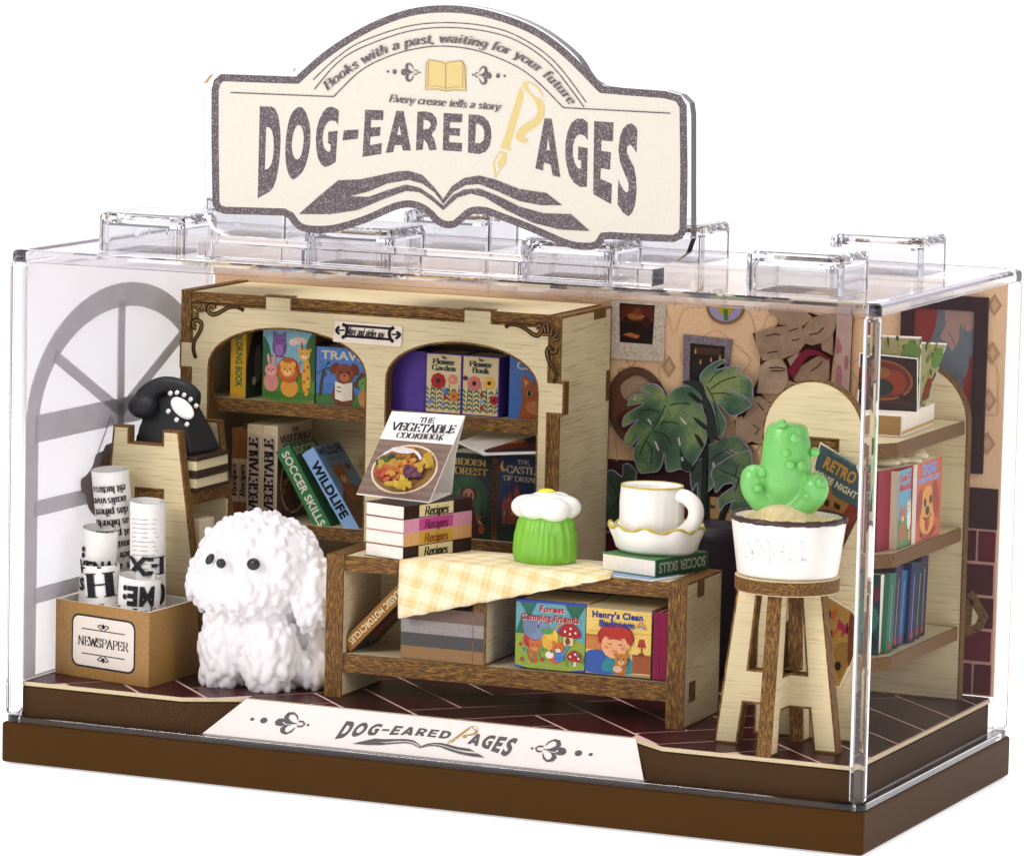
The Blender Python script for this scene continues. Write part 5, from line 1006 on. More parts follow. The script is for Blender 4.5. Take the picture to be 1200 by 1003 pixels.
from_bm('card', bm, PAPER, tc_)
def frT(u, v, h):
    a = BL.lerp(BRr, u); b = TL.lerp(TR, u); return a.lerp(b, v)+n1*(h+.001)
s = Pr(frT); g = Art(s, 1, 1); g.r(.0, .0, 1, .66, '7d665a'); 
for k in range(14): g.l([(0, .03+.045*k), (1, .035+.045*k)], .008, ('6a5448', '8f786a')[k % 2])
g.s('THE', .53, .885, .065, '2c2a3c', w=.2, bold=1.2); g.s('VEGETABLE', .53, .775, .095, '2c2a3c', w=.88, bold=1.25); g.s('COOKBOOK', .53, .69, .065, '2c2a3c', w=.66, bold=1.25)
g.e(.5, .33, .44, .29, 'd9c8ae', n=30); g.e(.5, .33, .415, .268, '8a6434', n=30)
for (x0, y0, sx, sy, cols, n_, rx, ry) in ((.2, .42, .12, .08, ('3c4a2a', '4f5a2c'), 16, .05, .03), (.25, .36, .16, .05, ('b8a038', 'a8942f'), 12, .05, .03), (.26, .24, .14, .09, ('a8442c', 'b4502f', '943a2c'), 26, .045, .03), (.5, .32, .2, .12, ('b8742c', 'a8622a', 'c08434'), 40, .045, .028), (.66, .28, .12, .09, ('5a3448', '4c2c40', '6a4050'), 16, .045, .03), (.78, .42, .1, .11, ('c0a03c', 'b08c30'), 12, .06, .035), (.55, .14, .22, .04, ('b8942f', 'c4a440'), 9, .08, .03), (.5, .5, .2, .05, ('9c5a2c', 'b87a30', 'a88430'), 12, .05, .03)):
    for k in range(n_):
        a = random.uniform(0, 6.28); r_ = math.sqrt(random.random()); x, y = x0+sx*r_*math.cos(a), y0+sy*r_*math.sin(a)
        if ((x-.5)/.39)**2+((y-.33)/.25)**2 < 1: g.e(x, y, rx, ry, random.choice(cols), random.uniform(-1, 1), n=9)
g.l([(.2, .44), (.35, .52), (.6, .5), (.72, .42)], .03, 'd8d0d0', True); g.e(.42, .5, .16, .035, 'd0c8c8', -.05)
s.build('card_print', tc_, inkmat('printed_glossy', .3, .16, coat=.4, gs=60))
# tablecloth
cloth = bpy.data.materials.new('plaid_cloth'); cloth.use_nodes = True; t = cloth.node_tree; N, L = t.nodes.new, t.links.new; b_ = t.nodes['Principled BSDF']; b_.inputs['Roughness'].default_value = .85
tcn = N('ShaderNodeTexCoord'); mp = N('ShaderNodeMapping'); mp.inputs['Rotation'].default_value = (0, 0, R(12)); L(tcn.outputs['UV'], mp.inputs['Vector'])
prev = None
for dirn, sc, dist in (('X', 1.25, .2), ('Y', 1.25, .2), ('X', 5.2, .3), ('Y', 5.2, .3)):
    wv = N('ShaderNodeTexWave'); wv.bands_direction = dirn; wv.inputs['Scale'].default_value = sc; wv.inputs['Distortion'].default_value = dist; L(mp.outputs[0], wv.inputs['Vector'])
    r_ = N('ShaderNodeMapRange'); r_.inputs[1].default_value = .45; r_.inputs[2].default_value = .75; r_.inputs[4].default_value = .30 if sc < 3 else .13; L(wv.outputs['Fac'], r_.inputs[0])
    if prev: ad = N('ShaderNodeMath'); ad.operation = 'ADD'; L(prev, ad.inputs[0]); L(r_.outputs[0], ad.inputs[1]); prev = ad.outputs[0]
    else: prev = r_.outputs[0]
mx = N('ShaderNodeMix'); mx.data_type = 'RGBA'; mx.inputs[6].default_value = lin('f2e7c6'); mx.inputs[7].default_value = lin('d8b566'); L(prev, mx.inputs[0]); L(mx.outputs[2], b_.inputs['Base Color'])
tcl = thing('tablecloth', 'yellow and cream plaid tablecloth with one corner hanging over the table front', 'tablecloth', (.4, 1.3, 2.46))
tz = 2.468; ed = lambda x: (TBM @ Vector((x, -.012, tz)))
C1, C2, C3 = P(471, 655.5, 2, tz), P(552, 641, 2, tz), P(690, 662, 2, tz); E1 = Vector((C1.x-.02, ed(C1.x+1.58).y, tz)); E2 = P(700, 681.5, 2, tz); E2.y = ed(E2.x+1.58).y
C3 = Vector((1.55, 1.75, tz)); C2.y = 2.05
bm = bmesh.new(); uvl = bm.loops.layers.uv.new('UVMap'); nu, nv = 24, 14; grid = {}
for i in range(nu+1):
    for j in range(nv+1):
        u, v = i/nu, j/nv; a = E1.lerp(E2, u); b = C1.lerp(C2, 0).lerp(C3, u) if False else Vector((C1.x+(C3.x-C1.x)*u, 1.16+(.9)*math.sin(u*2.2+.35)*.95 if u < 1 else 1.6, tz)); grid[i, j] = bm.verts.new(a.lerp(b, v))
HT = P(476, 725, 1, E1.y-.05)
hg = {}
for i in range(nu+1):
    u = i/nu; top = grid[i, 0].co; drop = (top.z-HT.z)*max(0, 1-u*.98)
    for j in range(1, 9): v = j/8; hg[i, j] = bm.verts.new((top.x+.02*v*(1-u), top.y-.05*math.sin(v*1.5)*(1-u)-.006-.045*math.sin(u*10)*v*(1-u), top.z-.004-drop*v-(.008*math.sin(i*2.6) if j == 8 else 0)))
def uvq(f):
    for l in f.loops: l[uvl].uv = (l.vert.co.x, l.vert.co.y+(2.468-l.vert.co.z if l.vert.co.z < 2.465 else 0)*-1)
for i in range(nu):
    for j in range(nv): uvq(bm.faces.new([grid[i, j], grid[i+1, j], grid[i+1, j+1], grid[i, j+1]]))
    for j in range(8):
        a, b = (grid[i, 0], grid[i+1, 0]) if j == 0 else (hg[i, j], hg[i+1, j]); uvq(bm.faces.new([hg[i, j+1], hg[i+1, j+1], b, a]))
o = from_bm('cloth', bm, cloth, tcl, smooth=True); m_ = o.modifiers.new('thickness', 'SOLIDIFY'); m_.thickness = .008; m_.offset = 1
# blue and white paper mat
mt = thing('paper_mat', 'pale blue striped paper mat under the book with the cup', 'paper mat', (2, 1.6, 2.46))
MP = [(.95, 1.35), (1.1, 1.95), (1.9, 2.05), (2.36, 1.6), (2.2, 1.1), (1.75, 1.2)]
prism('paper', MP, 2.457, 2.4635, solid('mat_white', 'dcdde2', .7, .2), mt)
s = Pr(frXY(2.464)); s.poly([(.98, 1.37), (1.12, 1.9), (1.85, 1.97), (2.28, 1.58), (2.15, 1.15), (1.75, 1.24)], '8fa4cc'); 
for k in range(7): s.line([(1.05+.14*k, 1.4), (1.1+.14*k, 1.85)], .02, 'd5dbe6')
s.build('mat_print', mt)
SBM = T4((1.44, 1.50, 2.466)) @ Rz(-16)
def sp2(g): g.r(0, 0, 1, 1, '2f5a3c'); g.pr.sans('SOCCER SKILLS', g.w*.22, g.h*.5, g.w*.56, 'b8bfa8', w=g.h*.88, rot=R(-90), bold=.02)
book('green soccer skills book lying flat under the cup and saucer', .74, .19, .92, SBM @ T4((.74, 0, 0)) @ LIE, '4c8048', 'ece6d8', spine=sp2, board=.012)
# saucer and cup
sc_ = thing('saucer', 'deep white saucer with scalloped gold edge on the green book', 'saucer', (1.93, 1.86, 2.665))
def wobs(a, r, z): k = max(0, (z-.1)/.17); return r*(1+.03*k*math.cos(9*a)), z+.025*k*math.cos(9*a+1)
bm = bmesh.new(); lathe(bm, [(.0, 0), (.40, 0), (.45, .04), (.48, .13), (.525, .25), (.51, .275), (.48, .26), (.43, .13), (.38, .08), (0, .07)], (1.93, 1.86, 2.662), 72, .82, wobs); o = from_bm('bowl', bm, WHITE, sc_, smooth=True)
GD = solid('gold_paint', 'c9b23c', .35, .5, noise=.2, nscale=12)
bm = bmesh.new(); pts = []
for k in range(73): a = 2*math.pi*k/72; r, z = wobs(a, .52, .275); pts.append((1.93+r*math.cos(a), 1.86+r*math.sin(a)*.82, 2.662+z))
tube(bm, pts, [.014+.006*math.sin(k*1.7) for k in range(73)], 6); from_bm('gold_edge', bm, GD, sc_, smooth=True)
cp = thing('cup', 'white ribbed teacup with thick handle and thin gold rim in the saucer', 'cup', (1.9, 1.86, 2.8)); cc = (1.88, 1.82, 2.80)
def wobc(a, r, z): return r*(1+.012*math.cos(22*a)*(1 if .06 < z < .5 else 0)), z
bm = bmesh.new(); lathe(bm, [(0, 0), (.25, 0), (.32, .05), (.348, .2), (.350, .4), (.342, .57), (.325, .58), (.29, .54), (.29, .44), (0, .42)], cc, 88, .9, wobc); from_bm('cup_body', bm, WHITE, cp, smooth=True)
bm = bmesh.new(); lathe(bm, [(0, .44), (.292, .445)], cc, 40, .9); from_bm('coffee', bm, solid('coffee', '4c352c', .15, .5), cp, smooth=True)
bm = bmesh.new(); tube(bm, [(cc[0]+.335*math.cos(2*math.pi*k/60), cc[1]+.335*math.sin(2*math.pi*k/60)*.9, cc[2]+.575) for k in range(61)], .012, 6); from_bm('gold_rim', bm, GD, cp, smooth=True)
bm = bmesh.new(); hp = cat([(cc[0]+.27, cc[1]-.05, cc[2]+.47), (cc[0]+.40, cc[1]-.06, cc[2]+.49), (cc[0]+.52, cc[1]-.06, cc[2]+.39), (cc[0]+.52, cc[1]-.06, cc[2]+.25), (cc[0]+.42, cc[1]-.06, cc[2]+.13), (cc[0]+.27, cc[1]-.06, cc[2]+.06)], n=12); tube(bm, hp, [.07+.015*math.sin(i/len(hp)*3.1) for i in range(len(hp))], 18, up=(0, 1, 0)); from_bm('handle', bm, WHITE, cp, smooth=True)
# green pot with white flower
gp = thing('flower_pot', 'grooved bright green pot topped by a fat white flower with yellow centre', 'flower pot', (.78, 1.72, 2.46)); gc = (.70, 1.70, 2.468)
def wobg(a, r, z): return r*(1+.035*math.cos(24*a+3*math.sin(z*9)+2.2*math.sin(5*a)+1.5*math.sin(11*z+3*a))*(1 if .03 < z < .5 else 0)), z
bm = bmesh.new(); lathe(bm, [(0, 0), (.31, 0), (.34, .03), (.345, .12), (.335, .3), (.30, .45), (.26, .53), (0, .55)], gc, 156, .95, wobg)
from_bm('pot', bm, solid('green_resin', (.20, .52, .035), .4, .5, sss=.2, noise=.12, nscale=6, coat=.2), gp, smooth=True)
bm = bmesh.new()
for k in range(6): a = k*math.pi/3+.3; ball(bm, (gc[0]+.2*math.cos(a), gc[1]+.2*math.sin(a), gc[2]+.60+.015*math.sin(k*2)), .185, 3, (1, 1, .72))
ball(bm, (gc[0], gc[1], gc[2]+.66), .2, 3, (1, 1, .6)); o = from_bm('flower', bm, solid('white_petal', (.87, .88, .82), .35, .5, sss=.3, noise=.03, coat=.2), gp, smooth=True); remesh(o, .022, 4)
bm = bmesh.new(); ball(bm, (gc[0], gc[1], gc[2]+.765), .095, 3, (1, 1, .35)); from_bm('flower_centre', bm, solid('yellow_centre', (.82, .72, .03), .4, .5), gp, smooth=True)
# ------------------------------------------------------------------ stool
def slabpx(name, L, y, th, mats, parent, holes=(), x0=0, y0=0, s_=1, burn=.022):
    q = quadpix(L, y, x0, y0, s_); q = q if area2(q) > 0 else q[::-1]; H_ = [quadpix(h, y, x0, y0, s_) for h in holes]
    return slab(name, q, th, frXZ(y), mats, parent, holes=H_, burn=burn)
st = thing('stool', 'round plywood stool with crossed A shaped legs carrying the cactus pot', 'stool', (3.85, .7, .9))
CX, CYY = 3.84, .74
def trap(c, zb, zt, hb, ht): return [(c-hb, zb), (c+hb, zb), (c+ht, zt), (c-ht, zt)]
zt_ = 2.56
def aframe(name, fr, mats, c, hb, ht, w):
    k = lambda z: hb+(ht-hb)*(z-FZ)/(zt_-FZ)
    O = [(c-hb, FZ), (c-hb+w, FZ), (c-k(1.34)+w, 1.34), (c+k(1.34)-w, 1.34), (c+hb-w, FZ), (c+hb, FZ), (c+ht, zt_), (c-ht, zt_)]
    H = [(c-k(1.7)+w, 1.7), (c+k(1.7)-w, 1.7), (c+k(2.5)-w*.9, 2.5), (c-k(2.5)+w*.9, 2.5)]
    slab(name, O, .15, fr, mats, st, holes=[H])
aframe('leg_frame', frXZ(CYY-.075), [PLX, EDZ], 3.79, .685, .47, .26)
aframe('leg_frame', frYZ(CX+.09), [PLY, EDZ], CYY, .60, .40, .22)
bm = bmesh.new(); lathe(bm, [(0, 0), (.53, 0), (.545, .012), (.545, .15), (.53, .162), (0, .162)], (CX, CYY, 2.56), 64)
for f in bm.faces: f.material_index = 1 if abs(f.normal.z) < .5 and f.calc_center_median().z > 0 else 0
bm.normal_update()
for f in bm.faces: f.material_index = 0 if abs(f.normal.z) > .6 else 1
from_bm('seat', bm, [PLX, EDX], st)
# pot
pot = thing('plant_pot', 'white pot with brown rim and raised smell letters holding sand, on the stool', 'plant pot', (CX, CYY, 2.725)); pc = (CX, CYY, 2.726)
bm = bmesh.new(); lathe(bm, [(0, 0), (.515, 0), (.53, .02), (.60, .55), (.595, .60), (.55, .60), (.53, .5), (0, .48)], pc, 80, .93); from_bm('pot_body', bm, WHITE, pot, smooth=True)
RB = solid('brown_glaze', '3c2620', .4, .5, noise=.15, nscale=9)
bm = bmesh.new(); n = 90; rp = []
for k in range(n+1): a = 2*math.pi*k/n; rp.append((pc[0]+.592*math.cos(a), pc[1]+.592*.93*math.sin(a), pc[2]+.592))
tube(bm, rp, [.03+.004*math.sin(k*.9)+.004*math.sin(k*2.3) for k in range(n+1)], 8); from_bm('rim', bm, RB, pot, smooth=True)
SAND = solid('sand', 'e2cfa0', .85, .1, noise=.15, nscale=20, bump=.5, bscale=18)
bm = bmesh.new(); ball(bm, (pc[0], pc[1], pc[2]+.50), .5, 3, (1, .93, .16))
for k in range(70): a, r = random.random()*6.28, math.sqrt(random.random())*.48; ball(bm, (pc[0]+r*math.cos(a), pc[1]+r*math.sin(a)*.93, pc[2]+.55+random.random()*.03), .04+random.random()*.04, 1, (1, 1, .6))
ball(bm, (pc[0]-.02, pc[1]-.02, pc[2]+.62), .34, 3, (1, .8, .42)); o = from_bm('sand', bm, SAND, pot, smooth=True); remesh(o, .025, 3)
# raised letters s m e l l
bm = bmesh.new()
def onpot(a, z):                              # a: horizontal distance along the face, z height
    r = .53+(z/.6)*.07+.006; t = math.radians(-90+12)+a/r; return (pc[0]+r*math.cos(t), pc[1]+r*.93*math.sin(t), pc[2]+z)
for L in ([(-.33, .40), (-.40, .43), (-.46, .36), (-.40, .30), (-.36, .24), (-.42, .18), (-.48, .20)], [(-.29, .2), (-.27, .4), (-.22, .28), (-.15, .4), (-.13, .17)], [(-.07, .29), (.03, .31), (.02, .38), (-.05, .39), (-.09, .3), (-.05, .21), (.04, .22)], [(.12, .42), (.10, .3), (.11, .2), (.19, .2)], [(.27, .42), (.25, .3), (.26, .2), (.34, .21)]):
    p = [(a*.86-.03, z) for a, z in L]; tube(bm, [onpot(*q) for q in cat([(a, z) for a, z in p], n=4)], .022, 10)
from_bm('raised_letters', bm, solid('white_raised', 'f4f2f2', .3, .5, noise=0), pot, smooth=True)
# cactus
CG = solid('cactus_green', (.17, .54, .12), .38, .5, sss=.25, noise=.12, nscale=5, coat=.25)
cac = thing('cactus', 'glossy bright green cactus with round bumps and two stubby arms in the sand', 'cactus', (CX, CYY, 3.3))
bm = bmesh.new(); c0 = Vector((3.80, CYY-.02, 3.33))
lathe(bm, [(0, 0), (.14, .0), (.16, .1), (.23, .3), (.27, .52), (.255, .75), (.215, .93), (.16, .965), (0, .96)], c0, 32, .8)
for sx, tip, r0, r1 in ((-1, (-.36, .46), .13, .15), (1, (.37, .42), .14, .14)):
    ctl = cat([(c0.x+sx*.08, c0.y-.04, c0.z+.05), (c0.x+sx*.24, c0.y-.05, c0.z+.14), (c0.x+tip[0]*.93, c0.y-.05, c0.z+.27), (c0.x+tip[0]*.93, c0.y-.05, c0.z+tip[1]-.08)], n=5)
    for i, p in enumerate(ctl): ball(bm, p, .12+.025*i/len(ctl), 2)
o = from_bm('cactus_body', bm, CG, cac, smooth=True); remesh(o, .022, 3)
bm = bmesh.new()
for u, v in ((916, 497), (931, 514), (910, 517), (921, 531), (939, 546), (912, 560), (903, 528), (954, 530), (946, 582), (961, 566), (888, 573), (893, 554), (926, 545)):
    pd = 0.205-.0*abs(u-925); y = CYY-.02-.8*math.sqrt(max(0, .25**2-((u-926)/106)**2)) if 895 < u < 958 and v < 570 else CYY-.18
    q = P(u, v, 1, y); ball(bm, q+Vector((0, .015, 0)), .052, 3)
from_bm('bumps', bm, CG, cac, smooth=True)
# ------------------------------------------------------------------ arched shelf unit at the right
ru = thing('arched_shelf', 'tall narrow plywood shelf unit with rounded arched ends at the right side', 'shelf unit', (3.95, 2.8, .9))
def archend(x0, x1, zb, zs, zt, n=20): cx = (x0+x1)/2; a = (x1-x0)/2; return [(x0, zb), (x1, zb)]+[(cx+a*math.cos(math.pi*i/n), zs+(zt-zs)*math.sin(math.pi*i/n)) for i in range(n+1)]
slab('front_end', archend(3.29, 4.43, FZ, 4.1, 4.69), .13, frXZ(1.35), [PLX, EDX], ru, holes=[[(3.79, 3.93), (4.13, 3.93), (4.13, 4.07), (3.79, 4.07)]])
slab('back_end', archend(3.36, 4.60, FZ, 3.95, 4.60), .13, frXZ(4.28), [PLX, EDX], ru)
for zt in (4.0, 2.82, 1.72): xy_board('shelf', [(3.40, 1.48), (4.18, 1.48), (4.56, 2.05), (4.56, 4.28), (3.40, 4.28)], zt, .145, ru)
box('shelf_tenon', (3.8, 1.36, 3.94), (4.12, 1.5, 4.06), EDX, ru, bev=.004)
box('tenon_foot', (3.30, 1.15, 1.3), (3.42, 1.35, 1.48), EDX, ru, bev=.006)
# poster cards leaning on the front end
def cardpx(name, label, catg, L, y, art, mat=None, th=.016):
    q = quadpix(L, y); q = q if area2(q) > 0 else q[::-1]; t = thing(name, label, catg, (q[0][0], y, min(a[1] for a in q)))
    slab('card', q, th, frXZ(y), [CREAMP, PAPER], t, burn=0); s = Pr(frXZ(y-.001)); ins = inset(q, .014); art(s, ins, lambda LL: quadpix(LL, y)); s.build('card_print', t, mat or INKG); return t
def art_retro(s, q, Q):
    s.poly(q, '46565a'); s.poly(Q([(950, 578), (958, 575), (1006, 605), (1003, 612), (984, 650), (976, 657), (944, 640)]), '5a3220'); s.poly(Q([(958, 592), (962, 572), (973, 566), (976, 580), (998, 592), (992, 616), (965, 612)]), '9a6a3c'); 
    for L in ([(978, 588), (985, 592), (984, 598), (977, 594)], [(967, 584), (972, 586), (971, 594), (966, 592)]): s.poly(Q(L), '3a2018')
    s.line(Q([(966, 602), (990, 612)]), .03, '7a2c1c'); s.poly(Q([(996, 590), (1006, 596), (1003, 608), (990, 620), (984, 610)]), '7a3422')
    a = Q([(971, 545), (1006, 563), (955, 556), (1004, 588)]); ang = math.atan2(a[1][1]-a[0][1], a[1][0]-a[0][0])
    s.sans('SUMMER', *Q([(990, 540)])[0], .05, '8a9a90', w=.3, rot=ang-.05); s.sans('RETRO', *Q([(982, 557)])[0], .12, 'c08a3c', w=.38, rot=ang-.05, bold=.04); s.sans('MOVIE NIGHT', *Q([(977, 570)])[0], .07, 'cfc6a4', w=.54, rot=ang-.05, bold=.03)
cardpx('poster_card', 'teal retro movie night card leaning behind the cactus', 'poster', [(961, 518), (1004, 544), (1008, 556), (1011, 575), (1008, 600), (996, 625), (975, 657), (938, 645), (944, 600), (950, 560)], 1.33, art_retro)
def art_island(s, q, Q):
    s.poly(q, 'a8813f'); s.poly(Q([(941, 697), (960, 730), (958, 790), (905, 780)]), '4a2a1a', sm=True); s.poly(Q([(935, 712), (950, 708), (953, 740), (934, 748), (928, 735)]), '8a5a2c', sm=True)
    a = Q([(935, 742), (952, 748)]); ang = math.atan2(a[1][1]-a[0][1], a[1][0]-a[0][0]); s.sans('LOST', *Q([(948, 754)])[0], .085, '1d130e', w=.26, rot=ang, bold=.05); s.sans('ISLAND', *Q([(944, 766)])[0], .085, '1d130e', w=.36, rot=ang, bold=.05)
    for x, y, k in ((993, 735, 1.3), (973, 719, 1), (975, 741, .8)):
        for d in (-1, 1): s.poly(Q([(x, y), (x+d*8*k, y-8*k), (x+d*9*k, y+1*k), (x+d*5*k, y+3*k), (x+d*6*k, y+9*k), (x, y+4*k)]), ('a02c4a', 'b0602c')[k < 1.2])
        s.line(Q([(x, y-4*k), (x, y+6*k)]), .015, '2a1410')
    s.poly(Q([(978, 760), (990, 752), (1000, 760), (990, 785), (982, 795)]), '8f6a34', sm=True); s.ell(*Q([(982, 780)])[0], .035, .05, '2a170e'); s.poly(Q([(996, 722), (1003, 727), (1003, 755), (994, 780)]), '6a3a20', sm=True)
cardpx('poster_card', 'tan lost island card with butterflies behind the stool legs', 'poster', [(939, 697), (950, 692), (970, 698), (1000, 716), (1006, 728), (1005, 757), (996, 780), (984, 806), (940, 790), (902, 781), (898, 770)], 1.33, art_island)
# things on the three shelves
def fx(u, v, x): return P(u, v, 0, x)
q = fx(1062, 497, 4.47); 
book('cream boxed book lying on the top shelf under the picture cards', .7, .235, 1.25, T4((3.75, 2.45, 4.004)) @ Rz(3) @ T4((.7, 0, 0)) @ LIE, 'efe4d4', 'a5814a', spine=lambda g: (g.r(0, 0, 1, 1, 'efe3d2'), g.r(.72, 0, .86, 1, 'c9a35c')))
t = thing('picture_card', 'dark brown folded card with oval picture standing on the top shelf', 'folded card', (4, 2.6, 4.24))
def quad_card(t, c, n_off, art, th=.016):
    A, B, C_, D = [Vector(p) for p in c]; n = (B-A).cross(D-A).normalized(); bm = bmesh.new(); sheet_quad(bm, A, B, C_, D, n, th); from_bm('card', bm, PAPER, t)
    s = Pr(lambda u, v, h: A.lerp(B, u).lerp(D.lerp(C_, u), v)+n*h); art(Art(s, 1, 1)); s.build('card_print', t, INKG)
def art_oval(g):
    g.r(.015, .02, .985, .98, '2c1712'); g.e(.42, .55, .5, .36, '7d4a1c', n=26); g.e(.42, .55, .46, .32, '5a2014', n=26); g.e(.6, .52, .22, .22, '7a2c18'); g.e(.3, .42, .3, .16, '20281c'); g.e(.35, .68, .2, .1, '7a4a20'); g.l([(0, .16), (1, .16)], .01, '5a3a28')
a = P(1030, 477, 1, 2.45); b = P(1103, 462, 0, 4.42); 
quad_card(t, ((3.9, 2.60, 4.25), (4.52, 2.78, 4.24), (4.42, 3.02, 4.80), (3.82, 2.85, 4.84)), 0, art_oval)
t = thing('picture_card', 'green and tan patterned card standing behind the brown oval card', 'folded card', (4, 3.2, 4.0))
def art_green(g):
    g.r(.02, .02, .98, .98, '9a9460'); 
    for k in range(70): g.e(random.random(), random.random(), .03+.04*random.random(), .02+.03*random.random(), random.choice(('3f5428', '31481f', '7a3a1c', '5a7030', '4a2414', '8a7c48')), random.uniform(-1.5, 1.5), n=9)
    g.e(.72, .45, .16, .14, '7a2c16'); g.e(.8, .82, .2, .12, '5f7f38')
quad_card(t, ((3.92, 3.02, 4.02), (4.42, 3.12, 4.02), (4.42, 3.12, 5.02), (3.92, 3.02, 5.02)), 0, art_green)
t = thing('picture_card', 'narrow slanted green patterned card at the back of the top shelf', 'folded card', (4.4, 3.5, 4.0))
quad_card(t, ((4.30, 3.2, 4.02), (4.36, 3.3, 4.02), (4.50, 3.75, 4.90), (4.30, 3.35, 4.94)), 0, art_green)
def sp_red(g): g.r(0, 0, 1, 1, '8f2030'); [g.pr.sans('Cute Cat Monthly', g.w*x, g.h*.45, g.w*.1, 'b0a098', w=g.h*.6, rot=R(-90), bold=.02) for x in (.35, .78)]
book('thick crimson cat magazine binder with spine to the front, middle shelf', .8, .52, .86, T4((4.36, 2.02, 2.825)) @ Rz(78), '8f2030', 'efe6d0', spine=sp_red, art=lambda g: g.r(.9, 0, 1, 1, 'd8ccb8'))
def art_ccm(g):
    g.r(0, 0, 1, 1, '5a9ab0'); g.r(0, 0, 1, .38, '4f7f38'); g.t('Cute Cat', .5, .86, .09, 'c02c38', w=.84, bold=.05); g.t('Monthly', .5, .74, .09, 'c02c38', w=.8, bold=.05); g.face(.3, .42, .16, 'b8642c', 'point', snout='e0b890'); g.e(.7, .36, .13, .24, 'e0d8c8'); g.face(.68, .5, .13, 'd8c8a8', 'point'); g.e(.3, .2, .2, .2, 'a85a28'); g.e(.8, .14, .12, .12, 'c9a53c')
def art_dog(g):
    g.r(0, 0, 1, 1, 'c05a24'); g.t('DOG', .5, .84, .12, '6a90d0', w=.56, bold=.07); g.t('MISSPELLED', .5, .74, .06, '7aa0d8', w=.84, bold=.05); g.e(.46, .36, .3, .34, 'd8942c'); g.e(.78, .48, .13, .26, '9c3018', .3); g.e(.14, .46, .1, .22, '9c3018', -.3); g.e(.36, .48, .05, .06, '1c1410'); g.e(.58, .5, .05, .06, '1c1410'); g.e(.46, .37, .08, .06, '1c1410'); g.l([(.3, .3), (.46, .25), (.62, .32)], .02, '3a1810', True); g.e(.46, .2, .07, .09, 'a02830'); g.l([(.2, .1), (.5, .03), (.8, .12)], .06, 'a02020', True)
book('cute cat monthly magazine with orange cat cover, middle shelf', .52, .7, .84, T4((4.5, 2.28, 2.825)) @ Rz(90), 'd8ccb0', 'efe6d0', art=art_ccm)
book('orange dog magazine with yellow puppy face, middle shelf', .84, .7, .86, T4((4.52, 2.81, 2.825)) @ Rz(90), 'e8dcc4', 'efe6d0', art=art_dog)
t = thing('crumpled_paper', 'torn cream paper crumpled over the top of the magazines', 'paper', (4.2, 2.9, 3.7)); bm = bmesh.new()
for k in range(16): ball(bm, (4.0+random.random()*.45, 2.4+k*.075, 3.70+random.random()*.03), .07+random.random()*.05, 1, (1.6, 1, .5))
o = from_bm('torn_paper', bm, solid('torn_paper', 'e9dfc0', .85, .1, noise=.15, nscale=20), t); remesh(o, .03, 1)
cols = ('2a6a50', '2c1a40', '255f8a', '1e2050', '15302a', '281834'); 
for k, c in enumerate(cols):
    def spx(g, c=c): g.r(0, 0, 1, 1, c); g.l([(.5, .1), (.5, .85)], .06, 'a8a8b4'); g.e(.5, .08, .2, .2, 'a03c34')
    _h = (.84, .88, .80, .86, .83, .87)[k]; book('%s spined book on the lowest shelf of the arched unit' % ('sea green', 'dark purple', 'bright blue', 'navy', 'bottle green', 'plum black')[k], .75, .225, _h, T4((4.46-.02*(k % 3), 2.12+.238*(k+1), 1.725)) @ Rx(-4-(k*7 % 5)) @ Rz(180), c, 'efe6d0', spine=spx, group='coloured books on the lowest shelf')
def art_wc(g):
    g.r(0, 0, 1, 1, '24464c'); g.e(.3, .85, .3, .2, '9c9a88'); g.e(.7, .75, .3, .2, '7a3048'); g.e(.6, .45, .4, .3, '3f7a68'); g.e(.25, .3, .3, .3, '2a5a64'); g.e(.7, .15, .3, .15, '1c2a40')
book('watercolour covered book facing the front on the lowest shelf', .8, .2, .86, T4((3.62, 2.03, 1.725)), '24464c', 'efe6d0', art=art_wc)
# carpenter square behind
tr = thing('wooden_square', 'brown triangular wooden piece with dark edge against the burgundy bricks', 'wooden piece', (4.55, 4.5, 1.9))
slabpx('board', [(1132, 698), (1139, 692), (1157, 722), (1150, 738), (1128, 748)], 4.6, .05, [PLX, EDX], tr, burn=.09)
# ------------------------------------------------------------------ tall plywood stand at the left
sd = thing('telephone_stand', 'tapered plywood stand with notched ends carrying the black telephone', 'stand', (-4.2, 2.2, .9))
def stand_panel(y, dz=0):
    L = [(-4.90, FZ), (-3.42, FZ), (-3.80, 3.56+dz), (-4.0, 3.56+dz), (-4.0, 3.40+dz), (-4.42, 3.40+dz), (-4.42, 3.58+dz), (-4.62, 3.58+dz)]
    L[0] = (-4.84, FZ)
    slab('end_panel', L, .13, frXZ(y), [PLX, EDZ], sd, holes=[[(-4.32, 2.74), (-3.99, 2.74), (-3.99, 2.88), (-4.32, 2.88)]])
stand_panel(1.76); stand_panel(2.74, .02)
box('cross_shelf', (-4.48, 1.90, 2.72), (-3.68, 2.74, 2.86), EDY, sd, bev=.006); box('cross_tenon', (-4.31, 1.77, 2.75), (-4.0, 1.9, 2.87), EDX, sd, bev=.004)
slab('lower_shelf', [(-4.6, 1.89), (-3.58, 1.89), (-3.58, 2.74), (-4.6, 2.74)], .13, frXY(2.2), [PLY, EDY], sd)
box('apron', (-4.5, 2.70, 2.20), (-3.66, 2.735, 2.7), PLX, sd, bev=.003)
